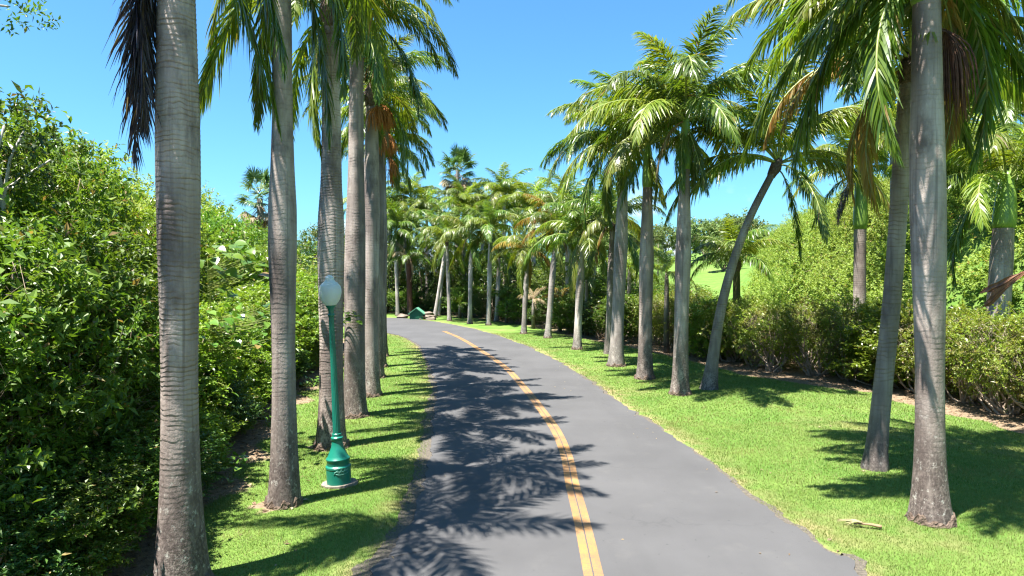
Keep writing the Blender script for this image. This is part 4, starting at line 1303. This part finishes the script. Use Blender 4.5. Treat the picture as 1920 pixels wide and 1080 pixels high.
# seedlings at the foot of the thicket
for k, (x, y, s) in enumerate(((500, 800, .26), (430, 905, .3), (390, 830, .3), (585, 735, .3), (330, 985, .25))):
    p_ = gp(x, y)
    mb, st = big_leaf_mesh(22, 520 + k, .12, .2, .5)
    root = empty("seedling", (p_[0], p_[1], 0), f"small broad leaved seedling in the leaf litter at the left, {ORD[k]} of five", "plant", "seedlings in the leaf litter")
    obj("leaves", mb.mesh("leaves", [M["big_leaf"]]), root)
    obj("stem", st.mesh("stem", [M["rachis"]]), root)
# sprout growing from the fourth trunk, right of the lamp globe
p_ = at(655, 592, 16.2)
mb, st = big_leaf_mesh(12, 540, .2, .12, .35)
root = empty("leafy_sprout", (p_[0], p_[1], p_[2] - .25), "leafy sprout growing on the palm trunk right of the lamp", "plant")
obj("leaves", mb.mesh("leaves", [M["big_leaf"]]), root)
obj("stem", st.mesh("stem", [M["rachis"]]), root)

# small pale-limbed tree at the left edge and the branch at the top left corner
def limb_tree(base, limbs, label, mat, leafn, leaf, seed, r0=.07):
    base = np.array(base, float)
    root = empty("tree", base, label, "tree")
    bl = []
    for L_ in limbs:
        P = crspline([np.array(p) - base for p in L_], 14)
        V, Q, T_ = tube(P, np.linspace(r0, r0 * .2, 14), 8)
        obj("limb" if bl else "trunk", new_mesh("trunk", V, Q, T_, [M["pale_twig"]]), root)
        e = P[-1]; bl.append((*e, .42, .42, .3)); bl.append((*(P[-3] * .8 + P[-1] * .2), .25, .25, .22))
    V, _t = foliage(bl, leafn, 12, leaf, .22, seed, .8, .3, 0, .3)
    obj("crown", new_mesh("crown", V, tris=leaf_tris(len(V)), mats=[M[mat]], smooth=False), root)


b = (-7.3, 9.0, 0)
limb_tree(b, [(b, at(5, 420, 9.3), at(12, 320, 9.2), at(45, 245, 9.3)), (b, at(5, 420, 9.3), at(-10, 320, 9.0), at(8, 235, 9.0)), (b, at(5, 420, 9.3), at(8, 360, 9.4), at(95, 300, 9.6))],
          "small tree with pale bare limbs and dark leaves at the left edge, above the thicket", "dark_leaf", 150, (.085, .045), 560)
b = (-9.0, 9.0, .3)
limb_tree(b, [(b, at(-230, 250, 8.8), at(-150, 20, 8.6), at(15, 12, 8.3)), (b, at(-230, 250, 8.8), at(-180, -60, 8.6), at(-20, -30, 8.2))],
          "tree outside the left edge reaching a leafy branch into the top left corner", "thicket_leaf", 110, (.08, .035), 570)

# ------------------------------------------------------------------ street lamp
M["lamp_green"] = simple("lamp_green", (.008, .135, .095), (.012, .165, .115), 3, .32, .5, .05, .002)
t = NT("frosted_globe")
pb = t.pbsdf((.78, .80, .78), .28, .5)
tr = t.n("BsdfTranslucent", {0: (.80, .84, .83)})
M["globe"] = t.done(t.n("MixShader", {0: .45, 1: pb, 2: tr}))
M["pad"] = simple("concrete_pad", (.15, .125, .10), (.25, .215, .18), 9, .95, .1, .5, .01)
M["emblem"] = simple("emblem_paint", (.10, .30, .23), (.15, .36, .28), 9, .5, .4, .05, .002)

lb = gp(636, 908)
lamp = empty("street_lamp", lb, "green street lamp with frosted acorn globe on the left verge", "street lamp")
lt = at(617.5, 516, lb[1])
lamp_h = lt[2]
tx = math.atan2(lt[0] - lb[0], lamp_h)
lamp.rotation_euler = (0, tx, 0)
u = lamp_h / 396.0                            # metres per point of the lamp's height
zz = lambda y: (912 - y) * u
bp = [(23.2, 916), (23.2, 880), (24.0, 879), (24.0, 876), (21.5, 873.5), (21.5, 866), (22.5, 864.5), (22.5, 861.5), (19.5, 858), (18.5, 856), (15.0, 848), (11.8, 840), (10.4, 832), (10.2, 828),
      (11.6, 826), (11.6, 822), (9.2, 820), (9.2, 815), (8, 814)]
V, Q = lathe([(r * u * .98, zz(y)) for r, y in bp], 48)
o = obj("base", new_mesh("base", V, Q, mats=[M["lamp_green"]]), lamp)
mod = o.modifiers.new("edges", 'EDGE_SPLIT'); mod.split_angle = R(35)
ys = np.linspace(816, 592, 40)
pr = [(np.interp(y, [592, 816], [4.6, 7.2]) * u, zz(y)) for y in ys]
V, Q = lathe(pr, 64, np.full(40, .16))
obj("pole", new_mesh("pole", V, Q, mats=[M["lamp_green"]]), lamp)
cp = [(4.7, 594), (5.4, 593), (6.6, 591.5), (6.6, 589.5), (5.0, 588), (5.2, 583), (6.2, 579), (9.2, 574.5), (9.6, 573.5), (9.6, 571.5), (8.6, 571), (2, 571)]
V, Q = lathe([(r * u, zz(y)) for r, y in cp], 40)
o = obj("globe_holder", new_mesh("globe_holder", V, Q, mats=[M["lamp_green"]]), lamp)
mod = o.modifiers.new("edges", 'EDGE_SPLIT'); mod.split_angle = R(35)
gpf = [(8.2, 574), (10.4, 571.5), (14.8, 566), (18.2, 559.5), (20.3, 552), (20.9, 546), (20.3, 540), (18.6, 535.5), (16.2, 532.6), (14.6, 531.8), (14.6, 530.6), (11.5, 528.6), (9.2, 526), (8.0, 523.5),
       (8.4, 522.2), (8.2, 520.4), (6.4, 518.6), (4.8, 516.8), (2.4, 515.4), (0.02, 515)]
V, Q = lathe([(r * u, zz(y)) for r, y in crspline(gpf, 64)], 48)
obj("globe", new_mesh("globe", V, Q, mats=[M["globe"]]), lamp)
g = np.random.default_rng(6)
a = np.arange(40) / 40 * 2 * PI
rr = (30 + 3 * np.sin(a * 2 + 1) + g.normal(0, 1.0, 40)) * u
Vp = np.concatenate([np.stack([rr * np.cos(a), rr * np.sin(a), np.full(40, .035)], 1), np.stack([rr * 1.03 * np.cos(a), rr * 1.03 * np.sin(a), np.full(40, -.06)], 1), [[0, 0, .04]]])
Qp = [(j, j + 40, (j + 1) % 40 + 40, (j + 1) % 40) for j in range(40)]; Tp = [(80, j, (j + 1) % 40) for j in range(40)]
obj("footing", new_mesh("footing", Vp, Qp, Tp, [M["pad"]], smooth=False), lamp)
# looping script emblem on the base, raised paint
em = MB()
rb = 23.2 * u * .98 + .004
for st in ([(-.3, .10), (-.05, .55), (.12, .75), (.05, .45), (.2, .25), (.38, .6), (.5, .85), (.44, .5), (.56, .3), (.74, .55), (.86, .95), (.84, .6), (.98, .4), (1.2, .9)],
           [(-.25, .42), (.1, .5), (.5, .45), (1.0, .65), (1.25, .6)], [(-.1, .12), (.3, -.02), (.7, .02), (1.15, .18), (1.2, .5)], [(.1, .95), (.35, 1.05), (.6, 1.0)]):
    P = []
    for (x_, z_) in crspline(st, 26):
        an = -PI / 2 + .12 + x_ * .82
        P.append((rb * math.cos(an), rb * math.sin(an), zz(888) + z_ * .105))
    V, Q, T_ = tube(P, .0045, 5); em.add(V, Q, T_)
obj("emblem", em.mesh("emblem", [M["emblem"]]), lamp)

# ------------------------------------------------------------------ small green hut, rocks, sheath, fallen frond, far buildings
M["hut_green"] = simple("hut_green", (.015, .11, .06), (.022, .14, .075), 6, .6, .3, .1)
M["hut_roof"] = simple("hut_roof", (.07, .22, .14), (.10, .27, .18), 6, .6, .3, .1)
hb = gp(783, 598); hb[1] -= .2
hut = empty("green_hut", hb, "small green gabled hut at the far edge of the road, beside the leaning palm", "hut")
W_, D_, H_, RH = .52, .5, .5, .36
V = [(-W_, -D_, 0), (W_, -D_, 0), (W_, D_, 0), (-W_, D_, 0), (-W_, -D_, H_), (W_, -D_, H_), (W_, D_, H_), (-W_, D_, H_), (0, -D_, H_ + RH - .05), (0, D_, H_ + RH - .05)]
obj("body", new_mesh("body", V, [(0, 1, 5, 4), (1, 2, 6, 5), (2, 3, 7, 6), (3, 0, 4, 7)], [(4, 5, 8), (6, 7, 9)], [M["hut_green"]], smooth=False), hut)
mb = MB()
for s in (-1, 1):
    e = W_ * 1.22
    a0 = np.array([0, 0, H_ + RH]); a1 = np.array([s * e, 0, H_ - .12])
    q = []
    for yy in (-D_ * 1.25, D_ * 1.25):
        for pz in (a0, a1):
            for dz in (0, .06): q.append((pz[0], yy, pz[2] + dz))
    mb.add(q, [(1, 3, 7, 5), (0, 4, 6, 2), (0, 2, 3, 1), (4, 5, 7, 6), (2, 6, 7, 3)])
obj("roof", mb.mesh("roof", [M["hut_roof"]], False), hut)
mb = MB()
for zc in (.16, .36, .56):
    mb.add([(-W_ * .8, -D_ - .02, zc), (W_ * .8, -D_ - .02, zc), (W_ * .8, -D_ - .02, zc + .05), (-W_ * .8, -D_ - .02, zc + .05),
            (-W_ * .8, -D_ + .01, zc), (W_ * .8, -D_ + .01, zc), (W_ * .8, -D_ + .01, zc + .05), (-W_ * .8, -D_ + .01, zc + .05)],
           [(0, 1, 2, 3), (3, 2, 6, 7), (0, 4, 5, 1), (0, 3, 7, 4), (1, 5, 6, 2)])
obj("louvre", mb.mesh("louvre", [M["hut_green"]], False), hut)

M["rock"] = simple("rock", (.12, .095, .075), (.22, .18, .145), 5, .95, .1, .8, .03)


def rock_mesh(seed, r):
    g = np.random.default_rng(seed)
    nu, nv = 14, 9
    V = []; ph = g.uniform(0, 6, 6)
    for i_ in range(nv):
        th = PI * i_ / (nv - 1)
        for j_ in range(nu):
            a_ = 2 * PI * j_ / nu
            d = np.array([math.sin(th) * math.cos(a_), math.sin(th) * math.sin(a_), math.cos(th)])
            k = 1 + .18 * math.sin(3 * d[0] + ph[0]) * math.sin(4 * d[1] + ph[1]) + .14 * math.sin(5 * d[2] + ph[2] + 2 * d[0]) + .08 * math.sin(9 * d[0] + ph[3]) * math.sin(8 * d[1])
            V.append(d * k * r * np.array([1.35, 1, .6]))
    Q = [(i_ * nu + j_, (i_ + 1) * nu + j_, (i_ + 1) * nu + (j_ + 1) % nu, i_ * nu + (j_ + 1) % nu) for i_ in range(nv - 1) for j_ in range(nu)]
    return new_mesh("rock", V, Q, mats=[M["rock"]], smooth=False)


for k, (x, y, r, lab) in enumerate(((793, 598, .42, "pale rock nearest the green hut, left end of the rock pile"), (801, 597, .55, "largest pale rock in the middle of the pile by the far road"),
                                    (808, 599, .4, "pale rock in the pile at the foot of the slanting palm"), (756, 596, .35, "pale rock by the red trunked palm"))):
    p_ = gp(x, y)
    tag(obj("rock", rock_mesh(600 + k, r), None, (p_[0], p_[1] - .3, r * .35), k * 1.1), lab, "rock", "rocks at the far road edge")

# brown sheath caught on the hedge at the right edge
pa, pb_ = at(1850, 556, 14.4), at(1925, 508, 14.0)
n_, c_ = 18, 13
gsh = np.random.default_rng(31)
crease = gsh.normal(0, .02, c_)
Vsh = []
for q in range(n_):
    f = q / (n_ - 1)
    w = np.interp(f, [0, .12, .45, .8, 1], [.21, .235, .15, .055, .022])
    for k, s_ in enumerate(np.linspace(-1, 1, c_)):
        ff = f + (.10 * math.sin(5 * s_ + 1) - .06 * abs(s_) + .03 * gsh.normal()) * (1 - f) ** 3
        c = pa * (1 - ff) + pb_ * ff
        Vsh.append(c + np.array([.0, -.13 * (1 - abs(s_) ** 1.5) * w / .2 * .5 + crease[k] * (1 - f * .7), s_ * w + .02 * math.sin(8 * f + 3 * s_)]))
Qsh = [(q * c_ + r, q * c_ + r + 1, (q + 1) * c_ + r + 1, (q + 1) * c_ + r) for q in range(n_ - 1) for r in range(c_ - 1)]
o = obj("dead_palm_sheath", new_mesh("dead_palm_sheath", Vsh, Qsh, mats=[M["sheath"]], smooth=False))
m_ = o.modifiers.new("thick", 'SOLIDIFY'); m_.thickness = .012
tag(o, "brown dried palm sheath caught on the hedge at the right edge", "palm sheath")

# dead frond piece on the lawn
p_ = gp(1616, 990)
fr = empty("fallen_frond", (p_[0], p_[1], 0.02), "dry pale palm frond piece lying on the right lawn near the road", "palm frond")
mb = MB(); g = np.random.default_rng(12)
V, Q, T_ = tube(crspline([(.24, -.06, .03), (.08, -.02, .06), (-.1, .03, .045)], 10), np.linspace(.035, .012, 10), 7); mb.add(V * np.array([1, 1, .7]), Q, T_)
obj("stalk", mb.mesh("stalk", [M["rachis_dead"]]), fr)
mb = MB()
for q in range(9):
    a_ = g.normal(2.75, .3); l = g.uniform(.2, .34)
    V, Q, T_ = tube(crspline([(.02, 0, .05), (.02 + math.cos(a_) * l * .5, math.sin(a_) * l * .5, .055 + .02 * g.random()), (.02 + math.cos(a_) * l, math.sin(a_) * l, .03)], 7), np.linspace(.011, .003, 7), 4)
    mb.add(V, Q, T_)
obj("leaflets", mb.mesh("leaflets", [M["straw_leaf"]]), fr)

# far buildings among the trees
M["white_wall"] = simple("white_wall", (.62, .61, .58), (.72, .71, .68), 2, .9, .2, .05)
M["glass"] = simple("window_glass", (.05, .07, .09), (.08, .10, .12), 2, .2, .6, .0)
M["tile"] = simple("roof_tile", (.32, .12, .07), (.42, .17, .10), 8, .9, .2, .3)


def house(x, y, Y, W, H, lab, roof="white_wall"):
    p_ = at(x, y, Y)
    root = empty("house", (p_[0], Y, p_[2]), lab, "house")
    w = W / 2
    V = [(-w, -2, -6), (w, -2, -6), (w, 2, -6), (-w, 2, -6), (-w, -2, H), (w, -2, H), (w, 2, H), (-w, 2, H)]
    obj("wall", new_mesh("wall", V, [(0, 1, 5, 4), (1, 2, 6, 5), (2, 3, 7, 6), (3, 0, 4, 7), (4, 5, 6, 7)], None, [M["white_wall"]], smooth=False), root)
    V = [(-w - .3, -2.4, H + .02), (w + .3, -2.4, H + .02), (w + .3, 2.4, H + .02), (-w - .3, 2.4, H + .02), (-w * .7, 0, H + .3 * w), (w * .7, 0, H + .3 * w)]
    obj("roof", new_mesh("roof", V, [(0, 1, 5, 4), (2, 3, 4, 5), (0, 3, 2, 1)], [(1, 2, 5), (3, 0, 4)], [M[roof]], smooth=False), root)
    for q in range(3):
        xc = (q - 1) * W * .3
        obj("window", new_mesh("window", [(xc - .5, -2.03, H - 1.7), (xc + .5, -2.03, H - 1.7), (xc + .5, -2.03, H - .6), (xc - .5, -2.03, H - .6)], [(0, 1, 2, 3)], None, [M["glass"]], smooth=False), root)


house(1652, 385, 95, 2.6, 1.3, "white house showing on the ridge between the two near right trunks")
house(1912, 362, 95, 4, 1.6, "white house on the ridge at the right edge")
